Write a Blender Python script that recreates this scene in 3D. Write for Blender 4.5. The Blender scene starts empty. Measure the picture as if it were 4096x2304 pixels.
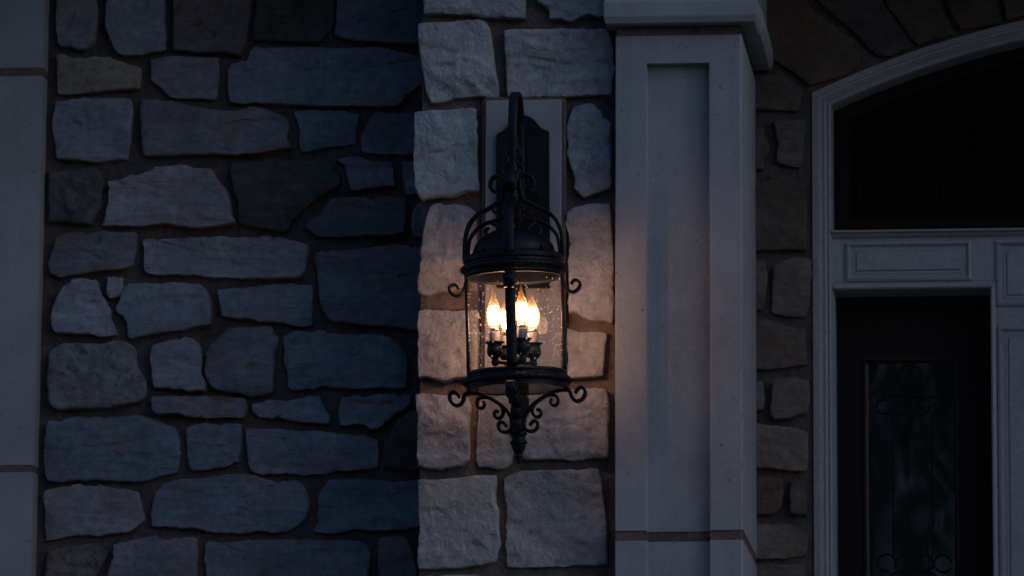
import bpy, bmesh, math, random
from mathutils import Vector, Matrix, noise

random.seed(7)
scene = bpy.context.scene
COL = scene.collection
PI = math.pi

# ------------------------------------------------------------------ camera
F = 22500.0                      # focal length in pixels of the 4096 wide photograph
D = 22500.0 / 1600.0             # metres from the camera to the pier face
EL, AZ, ROLL = math.atan(0.1611), math.atan(0.1015), 0.0039
fwd = Vector((-math.sin(AZ) * math.cos(EL), math.cos(AZ) * math.cos(EL), math.sin(EL)))
r0 = Vector((math.cos(AZ), math.sin(AZ), 0.0))
u0 = r0.cross(fwd)
right = r0 * math.cos(ROLL) + u0 * math.sin(ROLL)
up = u0 * math.cos(ROLL) - r0 * math.sin(ROLL)
CAM = -D * fwd
cam_data = bpy.data.cameras.new("camera")
cam = bpy.data.objects.new("camera", cam_data)
COL.objects.link(cam)
M = Matrix((right, up, -fwd)).transposed().to_4x4()
M.translation = CAM
cam.matrix_world = M
cam_data.sensor_width = 36.0
cam_data.lens = F / 4096.0 * 36.0
cam_data.clip_start = 0.5
cam_data.clip_end = 600.0
cam_data.dof.use_dof = True
cam_data.dof.focus_distance = D - 0.2
cam_data.dof.aperture_fstop = 4.0
scene.camera = cam

# ------------------------------------------------------------------ world, sun, exposure
world = bpy.data.worlds.new("World")
scene.world = world
world.use_nodes = True
wn = world.node_tree
bg = wn.nodes["Background"]
sky = wn.nodes.new("ShaderNodeTexSky")
sky.sky_type = 'NISHITA'
sky.sun_disc = False
SUN_EL, SUN_AZ = math.radians(32.0), math.radians(62.0)   # azimuth from straight out of the house, towards the right
sky.sun_elevation = SUN_EL
sky.sun_rotation = PI - SUN_AZ
sky.ozone_density = 2.0
tint = wn.nodes.new("ShaderNodeMix")              # the camera's cool white balance at dusk
tint.data_type, tint.blend_type = 'RGBA', 'MULTIPLY'
tint.inputs[0].default_value = 1.0
tint.inputs[7].default_value = (0.80, 0.90, 1.14, 1)
wn.links.new(sky.outputs[0], tint.inputs[6])
wn.links.new(tint.outputs[2], bg.inputs[0])
bg.inputs[1].default_value = 0.065
sun_l = bpy.data.lights.new("sun", 'SUN')
sun_l.energy = 0.02
sun_l.angle = math.radians(70)
sun_l.color = (1.0, 0.74, 0.66)
sun = bpy.data.objects.new("sun", sun_l)
COL.objects.link(sun)
sd = Vector((math.sin(SUN_AZ) * math.cos(0.35), -math.cos(SUN_AZ) * math.cos(0.35), math.sin(0.35)))
sun.rotation_euler = sd.to_track_quat('Z', 'Y').to_euler()

scene.render.engine = 'CYCLES'
scene.cycles.max_bounces = 8
scene.cycles.transparent_max_bounces = 24
scene.cycles.use_denoising = True
scene.cycles.sample_clamp_indirect = 3.0
scene.cycles.caustics_reflective = False
scene.cycles.caustics_refractive = False
scene.view_settings.view_transform = 'Standard'
scene.view_settings.look = 'None'
scene.view_settings.exposure = 0.0
scene.view_settings.gamma = 1.0

LAMP = 50.0                      # radiance of the lamp filaments


# ------------------------------------------------------------------ helpers
def P(px, py, Y=0.0):
    """the point of the plane y = Y seen at that place of the photograph (4096 x 2304)"""
    ray = fwd + right * ((px - 2048.0) / F) - up * ((py - 1152.0) / F)
    return CAM + ray * ((Y - CAM.y) / ray.y)


def obj(name, bm, mat, parent=None, smooth=False, origin=None):
    me = bpy.data.meshes.new(name)
    bm.normal_update()
    if smooth:
        for f in bm.faces:
            f.smooth = True
    if origin is not None:
        bmesh.ops.translate(bm, vec=-Vector(origin), verts=bm.verts)
    bm.to_mesh(me)
    bm.free()
    o = bpy.data.objects.new(name, me)
    COL.objects.link(o)
    if mat:
        for m in (mat if isinstance(mat, (list, tuple)) else [mat]):
            me.materials.append(m)
    if origin is not None:
        o.location = origin
    if parent:
        o.parent = parent
        if parent.parent is None and parent.type == 'EMPTY':
            o.location = Vector(o.location) - Vector(parent.location)
        elif parent.type == 'MESH':
            o.location = Vector(o.location) - world_loc(parent)
    return o


def world_loc(o):
    v = Vector((0, 0, 0))
    while o:
        v += Vector(o.location)
        o = o.parent
    return v


def tag(o, label, cat, group=None):
    o['label'] = label
    o['category'] = cat
    o['kind'] = 'thing'
    if group:
        o['group'] = group
    return o


def empty(name, loc):
    o = bpy.data.objects.new(name, None)
    o.empty_display_size = 0.05
    o.location = loc
    COL.objects.link(o)
    return o


def box(bm, x0, x1, y0, y1, z0, z1, bev=0.0):
    g = bmesh.ops.create_cube(bm, size=1.0)
    vs = g['verts']
    for v in vs:
        v.co = Vector((x0 + (v.co.x + .5) * (x1 - x0), y0 + (v.co.y + .5) * (y1 - y0), z0 + (v.co.z + .5) * (z1 - z0)))
    if bev:
        es = list({e for v in vs for e in v.link_edges})
        bmesh.ops.bevel(bm, geom=es, offset=bev, segments=2, profile=0.6, affect='EDGES')


def prism_xz(bm, pts, y0, y1):
    """polygon in (x, z), from y0 (front) to y1 (back)"""
    a = [bm.verts.new((x, y0, z)) for x, z in pts]
    b = [bm.verts.new((x, y1, z)) for x, z in pts]
    n = len(pts)
    bm.faces.new(a)
    bm.faces.new(b[::-1])
    for i in range(n):
        j = (i + 1) % n
        bm.faces.new((a[i], b[i], b[j], a[j]))
    bm.normal_update()
    bmesh.ops.triangulate(bm, faces=[f for f in bm.faces if len(f.verts) > 4])
    bmesh.ops.recalc_face_normals(bm, faces=bm.faces)


def prism_xy(bm, pts, z0, z1, caps=(True, True)):
    a = [bm.verts.new((x, y, z0)) for x, y in pts]
    b = [bm.verts.new((x, y, z1)) for x, y in pts]
    n = len(pts)
    fs = []
    if caps[0]:
        fs.append(bm.faces.new(a[::-1]))
    if caps[1]:
        fs.append(bm.faces.new(b))
    for i in range(n):
        j = (i + 1) % n
        fs.append(bm.faces.new((a[i], a[j], b[j], b[i])))
    bm.normal_update()
    bmesh.ops.triangulate(bm, faces=[f for f in fs if len(f.verts) > 4])


def sweep(bm, path, profile, closed=False):
    """path: points (x, z) of the outer line; profile: (inward offset, y). Inward is to the right of travel."""
    n = len(path)
    P2 = [Vector(p) for p in path]
    offs = []
    for i in range(n):
        def seg(a, b):
            d = (P2[b] - P2[a]).normalized()
            return Vector((d.y, -d.x))
        if closed or 0 < i < n - 1:
            n1, n2 = seg((i - 1) % n, i), seg(i, (i + 1) % n)
        elif i == 0:
            n1 = n2 = seg(0, 1)
        else:
            n1 = n2 = seg(n - 2, n - 1)
        m = (n1 + n2).normalized()
        offs.append(m / max(.3, m.dot(n1)))
    rows = []
    for i in range(n):
        rows.append([bm.verts.new((P2[i].x + offs[i].x * o, y, P2[i].y + offs[i].y * o)) for o, y in profile])
    for i in range(n if closed else n - 1):
        A, B = rows[i], rows[(i + 1) % n]
        for k in range(len(profile) - 1):
            bm.faces.new((A[k], A[k + 1], B[k + 1], B[k]))


def lathe(bm, prof, seg=48, mat=None, cap=False):
    rows = []
    for r, z in prof:
        if r < 1e-6:
            rows.append([bm.verts.new((0, 0, z))])
        else:
            rows.append([bm.verts.new((r * math.cos(2 * PI * k / seg), r * math.sin(2 * PI * k / seg), z)) for k in range(seg)])
    for a, b in zip(rows[:-1], rows[1:]):
        for k in range(seg):
            j = (k + 1) % seg
            if len(a) == 1 and len(b) == 1:
                continue
            if len(a) == 1:
                bm.faces.new((a[0], b[j], b[k]))
            elif len(b) == 1:
                bm.faces.new((a[k], a[j], b[0]))
            else:
                bm.faces.new((a[k], a[j], b[j], b[k]))


def catmull(pts, sub=6):
    V = [Vector(p) for p in pts]
    V = [V[0] * 2 - V[1]] + V + [V[-1] * 2 - V[-2]]
    out = []
    for i in range(1, len(V) - 2):
        for s in range(sub):
            t = s / sub
            a, b, c, d = V[i - 1], V[i], V[i + 1], V[i + 2]
            out.append(0.5 * (2 * b + (c - a) * t + (2 * a - 5 * b + 4 * c - d) * t * t + (3 * b - a - 3 * c + d) * t ** 3))
    out.append(V[-2])
    return out


def flat_bar(bm, pts, w, th, e1, e2, wn_, org=Vector((0, 0, 0)), sub=6, taper=1.0):
    """a flat bar of width w (along wn_) and thickness th following the 2-D line pts in the plane e1, e2"""
    L = catmull(pts, sub)
    n = len(L)
    rows = []
    for i, p in enumerate(L):
        a, b = L[max(0, i - 1)], L[min(n - 1, i + 1)]
        d = (b - a).normalized()
        nn = Vector((-d.y, d.x))
        k = 1.0 - (1.0 - taper) * (i / (n - 1))
        q = []
        h, ww, c = th * k / 2, w / 2, 0.22 * th
        for sx, sy in ((-ww, -h + c), (-ww + c, -h), (ww - c, -h), (ww, -h + c), (ww, h - c), (ww - c, h), (-ww + c, h), (-ww, h - c)):
            v2 = p + nn * sy
            q.append(bm.verts.new(org + e1 * v2.x + e2 * v2.y + wn_ * sx))
        rows.append(q)
    for A, B in zip(rows[:-1], rows[1:]):
        for k in range(8):
            j = (k + 1) % 8
            bm.faces.new((A[k], A[j], B[j], B[k]))
    bm.faces.new(rows[0][::-1])
    bm.faces.new(rows[-1])


def tube(bm, pts, r, seg=8, taper=1.0):
    n = len(pts)
    rows = []
    prev = None
    for i, p in enumerate(pts):
        d = (pts[min(n - 1, i + 1)] - pts[max(0, i - 1)]).normalized()
        a = prev if prev is not None else Vector((0.3, 0.5, 0.81))
        x = (a - d * a.dot(d)).normalized()
        prev = x
        y = d.cross(x)
        rr = r * (1 - (1 - taper) * i / (n - 1))
        rows.append([bm.verts.new(p + x * rr * math.cos(2 * PI * k / seg) + y * rr * math.sin(2 * PI * k / seg)) for k in range(seg)])
    for A, B in zip(rows[:-1], rows[1:]):
        for k in range(seg):
            j = (k + 1) % seg
            bm.faces.new((A[k], A[j], B[j], B[k]))
    bm.faces.new(rows[0][::-1])
    bm.faces.new(rows[-1])


# ------------------------------------------------------------------ materials
def new_mat(name):
    m = bpy.data.materials.new(name)
    m.use_nodes = True
    nt = m.node_tree
    return m, nt, nt.nodes["Principled BSDF"]


def N(nt, kind, **kw):
    n = nt.nodes.new(kind)
    for k, v in kw.items():
        setattr(n, k, v)
    return n


def ramp(nt, src, stops):
    r = N(nt, 'ShaderNodeValToRGB')
    el = r.color_ramp.elements
    while len(el) < len(stops):
        el.new(0.5)
    for e, (p, c) in zip(el, stops):
        e.position = p
        e.color = c if len(c) == 4 else (*c, 1)
    nt.links.new(src, r.inputs[0])
    return r.outputs[0]


def mixc(nt, fac, a, b, blend='MIX'):
    m = N(nt, 'ShaderNodeMix', data_type='RGBA', blend_type=blend)
    for s, v in ((m.inputs[0], fac), (m.inputs[6], a), (m.inputs[7], b)):
        if hasattr(v, 'is_linked'):
            nt.links.new(v, s)
        elif isinstance(v, (int, float)):
            s.default_value = v
        else:
            s.default_value = (*v, 1)
    return m.outputs[2]


def mth(nt, op, a, b=0.5):
    m = N(nt, 'ShaderNodeMath', operation=op)
    for s, v in zip(m.inputs, (a, b)):
        if hasattr(v, 'is_linked'):
            nt.links.new(v, s)
        else:
            s.default_value = v
    return m.outputs[0]


def coords(nt, scale=(1, 1, 1), rnd=True):
    tc = N(nt, 'ShaderNodeTexCoord')
    mp = N(nt, 'ShaderNodeMapping')
    mp.inputs['Scale'].default_value = scale
    nt.links.new(tc.outputs['Object'], mp.inputs[0])
    if rnd:
        oi = N(nt, 'ShaderNodeObjectInfo')
        cb = N(nt, 'ShaderNodeCombineXYZ')
        for k, f in enumerate((37.0, 91.0, 53.0)):
            nt.links.new(mth(nt, 'MULTIPLY', oi.outputs['Random'], f), cb.inputs[k])
        nt.links.new(cb.outputs[0], mp.inputs['Location'])
    return mp.outputs[0]


def noise_t(nt, vec, scale, detail=6.0, rough=0.6, dist=0.0):
    n = N(nt, 'ShaderNodeTexNoise')
    n.inputs['Scale'].default_value = scale
    n.inputs['Detail'].default_value = detail
    n.inputs['Roughness'].default_value = rough
    n.inputs['Distortion'].default_value = dist
    nt.links.new(vec, n.inputs['Vector'])
    return n.outputs['Fac']


def bump(nt, bsdf, hs, strength=0.5, distance=0.01):
    prev = None
    for h, d in hs:
        b = N(nt, 'ShaderNodeBump')
        b.inputs['Strength'].default_value = strength
        b.inputs['Distance'].default_value = d
        nt.links.new(h, b.inputs['Height'])
        if prev is not None:
            nt.links.new(prev, b.inputs['Normal'])
        prev = b.outputs[0]
    nt.links.new(prev, bsdf.inputs['Normal'])


def stone_mat(name, dark, light, rust_glow=0.25, rust_col=(0.33, 0.20, 0.11), speck=0.5, strata=(3.5, 3.5, 26), slope=0.0, bump_s=1.0, vary=0.42, rough_big=0.0):
    m, nt, b = new_mat(name)
    vec = coords(nt)
    vs = coords(nt, strata)
    if slope:
        vs.node.inputs['Rotation'].default_value = (0, slope, 0)
    big = noise_t(nt, vec, 5.0, 5.0, 0.6, 0.4)
    fine = noise_t(nt, vec, 42.0, 8.0, 0.72)
    st = noise_t(nt, vs, 2.2, 6.0, 0.65, 0.8)
    c = mixc(nt, ramp(nt, big, [(0.36, (0, 0, 0)), (0.62, (1, 1, 1))]), dark, light)
    c = mixc(nt, 0.36, c, mixc(nt, ramp(nt, st, [(0.32, (0, 0, 0)), (0.66, (1, 1, 1))]), dark, light))
    c = mixc(nt, 0.6, c, ramp(nt, fine, [(0.25, (0.18, 0.18, 0.19)), (0.75, (0.82, 0.82, 0.8))]), 'OVERLAY')
    # iron staining in soft patches and along the bedding lines
    rn = noise_t(nt, vec, 7.0, 6.0, 0.65, 1.2)
    c = mixc(nt, mth(nt, 'MULTIPLY', ramp(nt, rn, [(0.53, (0, 0, 0)), (0.66, (1, 1, 1))]), rust_glow), c, rust_col)
    rs = noise_t(nt, coords(nt, (2.0, 2.0, 30.0)), 3.0, 3.0, 0.5, 0.5)
    c = mixc(nt, mth(nt, 'MULTIPLY', ramp(nt, rs, [(0.66, (0, 0, 0)), (0.74, (1, 1, 1))]), rust_glow * 0.9), c, rust_col)
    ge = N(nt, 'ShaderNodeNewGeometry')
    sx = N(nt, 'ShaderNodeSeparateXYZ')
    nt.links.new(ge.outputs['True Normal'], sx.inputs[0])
    under_glow = ramp(nt, mth(nt, 'MULTIPLY', sx.outputs[2], -1.0), [(0.35, (0, 0, 0)), (0.7, (1, 1, 1))])  # downward faces, where warm light from below is painted in as orange
    c = mixc(nt, mth(nt, 'MULTIPLY', under_glow, mth(nt, 'MULTIPLY', ramp(nt, big, [(0.4, (0, 0, 0)), (0.6, (1, 1, 1))]), min(0.9, rust_glow * 2))), c, (0.42, 0.17, 0.05))
    # dark lichen specks and cracks
    sn = noise_t(nt, vec, 24.0 if speck < .8 else 34.0, 5.0, 0.7, 0.6)
    st0 = 0.6 if speck < .8 else 0.5
    wid = .09 if speck < .8 else .22
    c = mixc(nt, mth(nt, 'MULTIPLY', ramp(nt, sn, [(st0, (0, 0, 0)), (st0 + wid, (1, 1, 1))]), speck), c, (0.04, 0.04, 0.045))
    oi = N(nt, 'ShaderNodeObjectInfo')
    c = mixc(nt, 1.0, c, ramp(nt, oi.outputs['Random'], [(0, (1 - vary, 1 - vary * 1.1, 1 - vary * 1.15)), (0.3, (1.0, 1.02, 1.06)), (0.55, (1 - vary * .7, 1 - vary * .5, 1 - vary * .35)), (0.8, (1.08, 1.04, 1.0)), (1, (1 - vary * .6, 1 - vary * .7, 1 - vary * .7))]), 'MULTIPLY')
    nt.links.new(c, b.inputs['Base Color'])
    b.inputs['Roughness'].default_value = 0.88
    b.inputs['Specular IOR Level'].default_value = 0.25
    hs = [(fine, 0.006), (st, 0.006)]
    if rough_big:
        hs.append((noise_t(nt, vec, 20.0, 6.0, 0.65, 0.5), rough_big))
    bump(nt, b, hs, bump_s)
    return m


def plain_mat(name, c0, c1, rough=0.6, spec=0.5, scale=12.0, bump_d=0.0, fine=140.0, metal=0.0, streak=None, rnd=True):
    m, nt, b = new_mat(name)
    vec = coords(nt, streak or (1, 1, 1), rnd)
    n = noise_t(nt, vec, scale, 6.0, 0.65, 0.3)
    f = noise_t(nt, vec, fine, 4.0, 0.6)
    c = mixc(nt, ramp(nt, n, [(0.3, (0, 0, 0)), (0.7, (1, 1, 1))]), c0, c1)
    c = mixc(nt, 0.25, c, ramp(nt, f, [(0.3, (0.2, 0.2, 0.2)), (0.7, (0.8, 0.8, 0.8))]), 'OVERLAY')
    nt.links.new(c, b.inputs['Base Color'])
    b.inputs['Roughness'].default_value = rough
    b.inputs['Specular IOR Level'].default_value = spec
    b.inputs['Metallic'].default_value = metal
    if bump_d:
        bump(nt, b, [(f, bump_d), (n, bump_d * 2)], 0.5)
    return m


def thin_glass(name, tint, r_scale=0.96, r0_=0.04, rough=0.0, wav=0.0, milk=0.0):
    m, nt, b = new_mat(name)
    out = nt.nodes['Material Output']
    nt.nodes.remove(b)
    tr = N(nt, 'ShaderNodeBsdfTransparent')
    tr.inputs[0].default_value = (*tint, 1)
    gl = N(nt, 'ShaderNodeBsdfGlossy')
    gl.inputs['Roughness'].default_value = rough
    lw = N(nt, 'ShaderNodeLayerWeight')
    lw.inputs[0].default_value = 0.5
    f = mth(nt, 'ADD', mth(nt, 'MULTIPLY', mth(nt, 'POWER', lw.outputs['Facing'], 4.0), r_scale), r0_)
    mx = N(nt, 'ShaderNodeMixShader')
    nt.links.new(f, mx.inputs[0])
    nt.links.new(tr.outputs[0], mx.inputs[1])
    nt.links.new(gl.outputs[0], mx.inputs[2])
    if wav:
        bp = N(nt, 'ShaderNodeBump')
        bp.inputs['Strength'].default_value = 0.4
        bp.inputs['Distance'].default_value = wav
        nt.links.new(noise_t(nt, coords(nt, (1, 1, .5)), 22.0, 2.0), bp.inputs['Height'])
        nt.links.new(bp.outputs[0], gl.inputs['Normal'])
    last = mx
    if milk:
        tl = N(nt, 'ShaderNodeBsdfTranslucent')
        tl.inputs[0].default_value = (1.0, 0.62, 0.25, 1)
        last = N(nt, 'ShaderNodeMixShader')
        nt.links.new(mth(nt, 'ADD', mth(nt, 'MULTIPLY', mth(nt, 'POWER', lw.outputs['Facing'], 1.5), milk * 2.5), milk * .5), last.inputs[0])
        nt.links.new(mx.outputs[0], last.inputs[1])
        nt.links.new(tl.outputs[0], last.inputs[2])
    nt.links.new(last.outputs[0], out.inputs[0])
    return m


M_GREY = stone_mat('grey_fieldstone', (0.18, 0.205, 0.235), (0.35, 0.385, 0.425), rust_glow=0.5)
M_PALE = stone_mat('pale_fieldstone', (0.28, 0.305, 0.33), (0.44, 0.46, 0.485), rust_glow=0.35, speck=0.35)
M_BROWN = stone_mat('brown_fieldstone', (0.07, 0.06, 0.052), (0.20, 0.182, 0.165), rust_glow=0.4, speck=0.6)
M_PLUM = stone_mat('plum_fieldstone', (0.14, 0.125, 0.13), (0.25, 0.23, 0.235), rust_glow=0.3)
M_TAN = stone_mat('tan_fieldstone', (0.23, 0.215, 0.185), (0.34, 0.32, 0.275), rust_glow=0.2)
M_PITTED = stone_mat('pitted_fieldstone', (0.20, 0.185, 0.18), (0.44, 0.42, 0.40), rust_glow=0.6, rust_col=(0.28, 0.16, 0.12), speck=0.9, strata=(6, 6, 8), bump_s=0.8, rough_big=0.012)
M_DARKPIT = stone_mat('dark_pitted_fieldstone', (0.11, 0.095, 0.09), (0.25, 0.225, 0.21), rust_glow=0.7, rust_col=(0.26, 0.16, 0.12), speck=0.85, strata=(6, 6, 8), bump_s=0.9, rough_big=0.014)
M_QUOIN = stone_mat('split_limestone', (0.38, 0.378, 0.378), (0.51, 0.508, 0.50), rust_glow=0.12, speck=0.2, strata=(16, 6, 7), slope=0.5, bump_s=0.85, vary=0.12, rough_big=0.016)
M_ENTRY = stone_mat('porch_fieldstone', (0.16, 0.125, 0.102), (0.27, 0.218, 0.178), rust_glow=0.3, speck=0.3)
M_ARCH = stone_mat('arch_fieldstone', (0.115, 0.082, 0.064), (0.19, 0.142, 0.112), rust_glow=0.3, speck=0.4)
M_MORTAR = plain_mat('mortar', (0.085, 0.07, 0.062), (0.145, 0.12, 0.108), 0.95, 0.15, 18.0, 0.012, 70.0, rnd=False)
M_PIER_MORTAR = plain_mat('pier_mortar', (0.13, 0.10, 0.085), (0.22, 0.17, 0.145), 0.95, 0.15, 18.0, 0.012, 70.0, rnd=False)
M_CAST = plain_mat('cast_stone', (0.335, 0.335, 0.33), (0.43, 0.43, 0.425), 0.85, 0.25, 5.0, 0.0005, 260.0)
M_PAINT = plain_mat('white_paint', (0.36, 0.345, 0.34), (0.41, 0.395, 0.39), 0.45, 0.4, 4.0, 0.0006, 90.0)
M_IRON = plain_mat('black_iron', (0.005, 0.0055, 0.007), (0.011, 0.0115, 0.013), 0.40, 0.3, 30.0, 0.0012, 220.0)
M_DOOR = plain_mat('dark_door_wood', (0.012, 0.006, 0.005), (0.02, 0.010, 0.008), 0.55, 0.15, 6.0, 0.0006, 60.0, streak=(9, 9, 1))
M_BEAD = plain_mat('dark_red_bead', (0.03, 0.012, 0.009), (0.05, 0.02, 0.014), 0.3, 0.5, 8.0)
M_CAME = plain_mat('dark_glass_iron', (0.010, 0.010, 0.011), (0.018, 0.018, 0.02), 0.5, 0.5, 40.0)
nt = M_CAST.node_tree                          # rain streaks and small pits on the cast stone
b = nt.nodes['Principled BSDF']
src = b.inputs['Base Color'].links[0].from_socket
stk = noise_t(nt, coords(nt, (9, 9, 0.8)), 2.2, 5.0, 0.6, 0.3)
c = mixc(nt, mth(nt, 'MULTIPLY', ramp(nt, stk, [(0.5, (0, 0, 0)), (0.72, (1, 1, 1))]), 0.22), src, (0.20, 0.195, 0.18))
pit = noise_t(nt, coords(nt), 60.0, 2.0, 0.5)
c = mixc(nt, mth(nt, 'MULTIPLY', ramp(nt, pit, [(0.70, (0, 0, 0)), (0.76, (1, 1, 1))]), 0.6), c, (0.10, 0.095, 0.09))
dirt = noise_t(nt, coords(nt), 3.0, 6.0, 0.65, 0.8)
c = mixc(nt, mth(nt, 'MULTIPLY', ramp(nt, dirt, [(0.48, (0, 0, 0)), (0.7, (1, 1, 1))]), 0.3), c, (0.24, 0.225, 0.205))
nt.links.new(c, b.inputs['Base Color'])
M_CAME.node_tree.nodes['Principled BSDF'].inputs['Specular IOR Level'].default_value = 0.06
M_SLEEVE = plain_mat('candle_sleeve', (0.24, 0.235, 0.23), (0.30, 0.295, 0.29), 0.5, 0.4, 9.0)
M_BRASS = plain_mat('bulb_cap_metal', (0.55, 0.50, 0.42), (0.68, 0.62, 0.52), 0.3, 0.5, 20.0, metal=1.0)
M_GLASS = thin_glass('seeded_lantern_glass', (0.992, 0.985, 0.975), 0.4, 0.003, 0.0, 0.0)
M_BULB = thin_glass('bulb_glass', (0.98, 0.93, 0.84), 0.5, 0.02, milk=0.085)

m, nt, b = new_mat('lamp_filament')
b.inputs['Base Color'].default_value = (0.8, 0.6, 0.3, 1)
b.inputs['Emission Color'].default_value = (1.0, 0.57, 0.41, 1)
b.inputs['Emission Strength'].default_value = LAMP
M_FIL = m

m, nt, b = new_mat('glass_seed')
tl = N(nt, 'ShaderNodeBsdfTranslucent')
tl.inputs[0].default_value = (0.95, 0.9, 0.85, 1)
gl = N(nt, 'ShaderNodeBsdfGlossy')
gl.inputs['Roughness'].default_value = 0.25
mx = N(nt, 'ShaderNodeMixShader')
mx.inputs[0].default_value = 0.35
nt.links.new(tl.outputs[0], mx.inputs[1])
nt.links.new(gl.outputs[0], mx.inputs[2])
nt.links.new(mx.outputs[0], nt.nodes['Material Output'].inputs[0])
M_SEED = m

m, nt, b = new_mat('textured_door_glass')
b.inputs['Base Color'].default_value = (0.006, 0.007, 0.008, 1)
b.inputs['Roughness'].default_value = 0.085
b.inputs['IOR'].default_value = 2.1
vec = coords(nt, (1.0, 1.0, 0.5), False)
bump(nt, b, [(noise_t(nt, vec, 11.0, 1.2, 0.5, 0.4), 0.0048)], 0.5)
M_DGLASS = m

m, nt, b = new_mat('transom_glass')
b.inputs['Base Color'].default_value = (0.004, 0.004, 0.004, 1)
b.inputs['Roughness'].default_value = 0.12
b.inputs['IOR'].default_value = 1.2
bump(nt, b, [(noise_t(nt, coords(nt, (1, 1, 1), False), 9.0, 2.0), 0.004)], 0.5)
M_TGLASS = m

M_LAWN = plain_mat('lawn_grass', (0.02, 0.035, 0.012), (0.05, 0.07, 0.025), 0.9, 0.1, 3.0)
M_LEAF = plain_mat('tree_leaves', (0.012, 0.02, 0.008), (0.03, 0.045, 0.015), 0.8, 0.1, 2.0)
M_PLASTER = plain_mat('porch_soffit', (0.10, 0.075, 0.055), (0.14, 0.10, 0.075), 0.8, 0.2, 3.0)
M_FLOOR = plain_mat('porch_paving', (0.34, 0.31, 0.28), (0.42, 0.39, 0.36), 0.85, 0.2, 3.0)


# ------------------------------------------------------------------ stones
def stone(parent, pts, yf, yb, mat, name='stone', amp=0.0035, jit=0.003, inset=0.006, tilt=0.004):
    """pts: (x, z) in the wall plane. Front at about yf, sides run back to yb."""
    V = [Vector(p) for p in pts]
    area = sum(V[i].x * V[(i + 1) % len(V)].y - V[(i + 1) % len(V)].x * V[i].y for i in range(len(V)))
    if area < 0:
        V.reverse()
    out = []
    n = len(V)
    for i in range(n):
        a, b = V[i], V[(i + 1) % n]
        k = max(1, int((b - a).length / 0.0085))
        for s in range(k):
            out.append(a.lerp(b, s / k))
    # soften the hand-read corners a little, then roughen
    for _ in range(1):
        m_ = len(out)
        out = [out[i] * 0.84 + (out[i - 1] + out[(i + 1) % m_]) * 0.08 for i in range(m_)]
    m_ = len(out)
    sd_ = Vector((random.uniform(-50, 50), random.uniform(-50, 50), random.uniform(-50, 50)))
    cen = sum(out, Vector((0, 0))) / m_
    o2 = []
    for i, p in enumerate(out):
        t = (out[(i + 1) % m_] - out[i - 1]).normalized()
        nn = Vector((t.y, -t.x))
        q = Vector((p.x, 0, p.y))
        mask = min(1.0, max(0.15, 0.55 + 1.6 * noise.noise(q * 11 - sd_)))
        o2.append(p + nn * (jit * (1.1 * noise.noise(q * 16 + sd_) + 1.7 * mask * noise.noise(q * 41 + sd_) + 1.3 * mask * noise.noise(q * 95 + sd_))))
    out = o2
    size = min(max(p.x for p in out) - min(p.x for p in out), max(p.y for p in out) - min(p.y for p in out))
    inset = min(inset, size * 0.12)
    k_ = 2.2 if inset > 0.01 else 1.0
    rel = [(0.0, yb - yf, 0.0), (-0.0012, 0.013 * k_, 0.1), (0.0, 0.0042 * k_, 0.5), (0.0007 * k_, 0.0016 * k_, 0.8), (0.0024 * k_, 0.0005, 0.95), (inset, 0.0, 1.0)]
    tx, tz = random.uniform(-tilt, tilt), random.uniform(-tilt, tilt)
    R = max(0.04, size)
    nr = max(5, int(size / 2 / 0.0085))
    fracs = [1 - (i + 1) / (nr + 1) for i in range(nr)]
    bm = bmesh.new()
    rows = []

    def rel_h(p, w):
        q = Vector((p.x, 0, p.y))
        h = amp * (noise.noise(q * 9 + sd_) * 1.3 + abs(noise.noise(Vector((q.x * 14 + q.z * 9, 0, q.z * 26)) + sd_)) * 1.1 + noise.noise(q * 60 + sd_) * 0.4)
        # split steps: the face broken along a few bedding planes
        t_ = noise.noise(Vector((q.x * 5.5, 4.0, q.z * 13)) + sd_) * 2.6 + 0.35 * noise.noise(q * 32 + sd_)
        f_ = t_ - math.floor(t_)
        h += amp * 0.85 * (math.floor(t_) + min(1.0, max(0.0, (f_ - 0.42) / 0.16)))
        h += tx * (p.x - cen.x) / R + tz * (p.y - cen.y) / R
        return h * w

    for ins, dy, w in rel:
        row = []
        for p in out:
            d = cen - p
            q = p + d.normalized() * min(ins + (0.0022 * max(0, noise.noise(Vector((p.x, 1.7, p.y)) * 55 + sd_)) if 0 < ins < inset else 0), d.length * 0.4)
            row.append(bm.verts.new((q.x, yf + dy + rel_h(q, w), q.y)))
        rows.append(row)
    base = [Vector((v.co.x, v.co.z)) for v in rows[-1]]
    step = 1
    for f in fracs:
        row = []
        for p in base:
            q = cen + (p - cen) * f
            row.append(bm.verts.new((q.x, yf + rel_h(q, 1.0), q.y)))
        rows.append(row)
    c = bm.verts.new((cen.x, yf + rel_h(cen, 1.0), cen.y))
    for a, b in zip(rows[:-1], rows[1:]):
        for k in range(m_):
            j = (k + 1) % m_
            bm.faces.new((a[k], a[j], b[j], b[k]))
    for k in range(m_):
        bm.faces.new((rows[-1][k], rows[-1][(k + 1) % m_], c))
    bmesh.ops.recalc_face_normals(bm, faces=bm.faces)
    if inset < 0.01:
        for i in (2, 3):
            for k in range(m_):
                e = bm.edges.get((rows[i][k], rows[i][(k + 1) % m_]))
                if e:
                    e.smooth = False
    return obj(name, bm, mat, parent, smooth=True, origin=(cen.x, yf, cen.y))


def crop_pts(pts, off, sc, Y):
    r = []
    for x, y in pts:
        v = P(off[0] + x / sc, off[1] + y / sc, Y)
        r.append((v.x, v.z))
    return r


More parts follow.
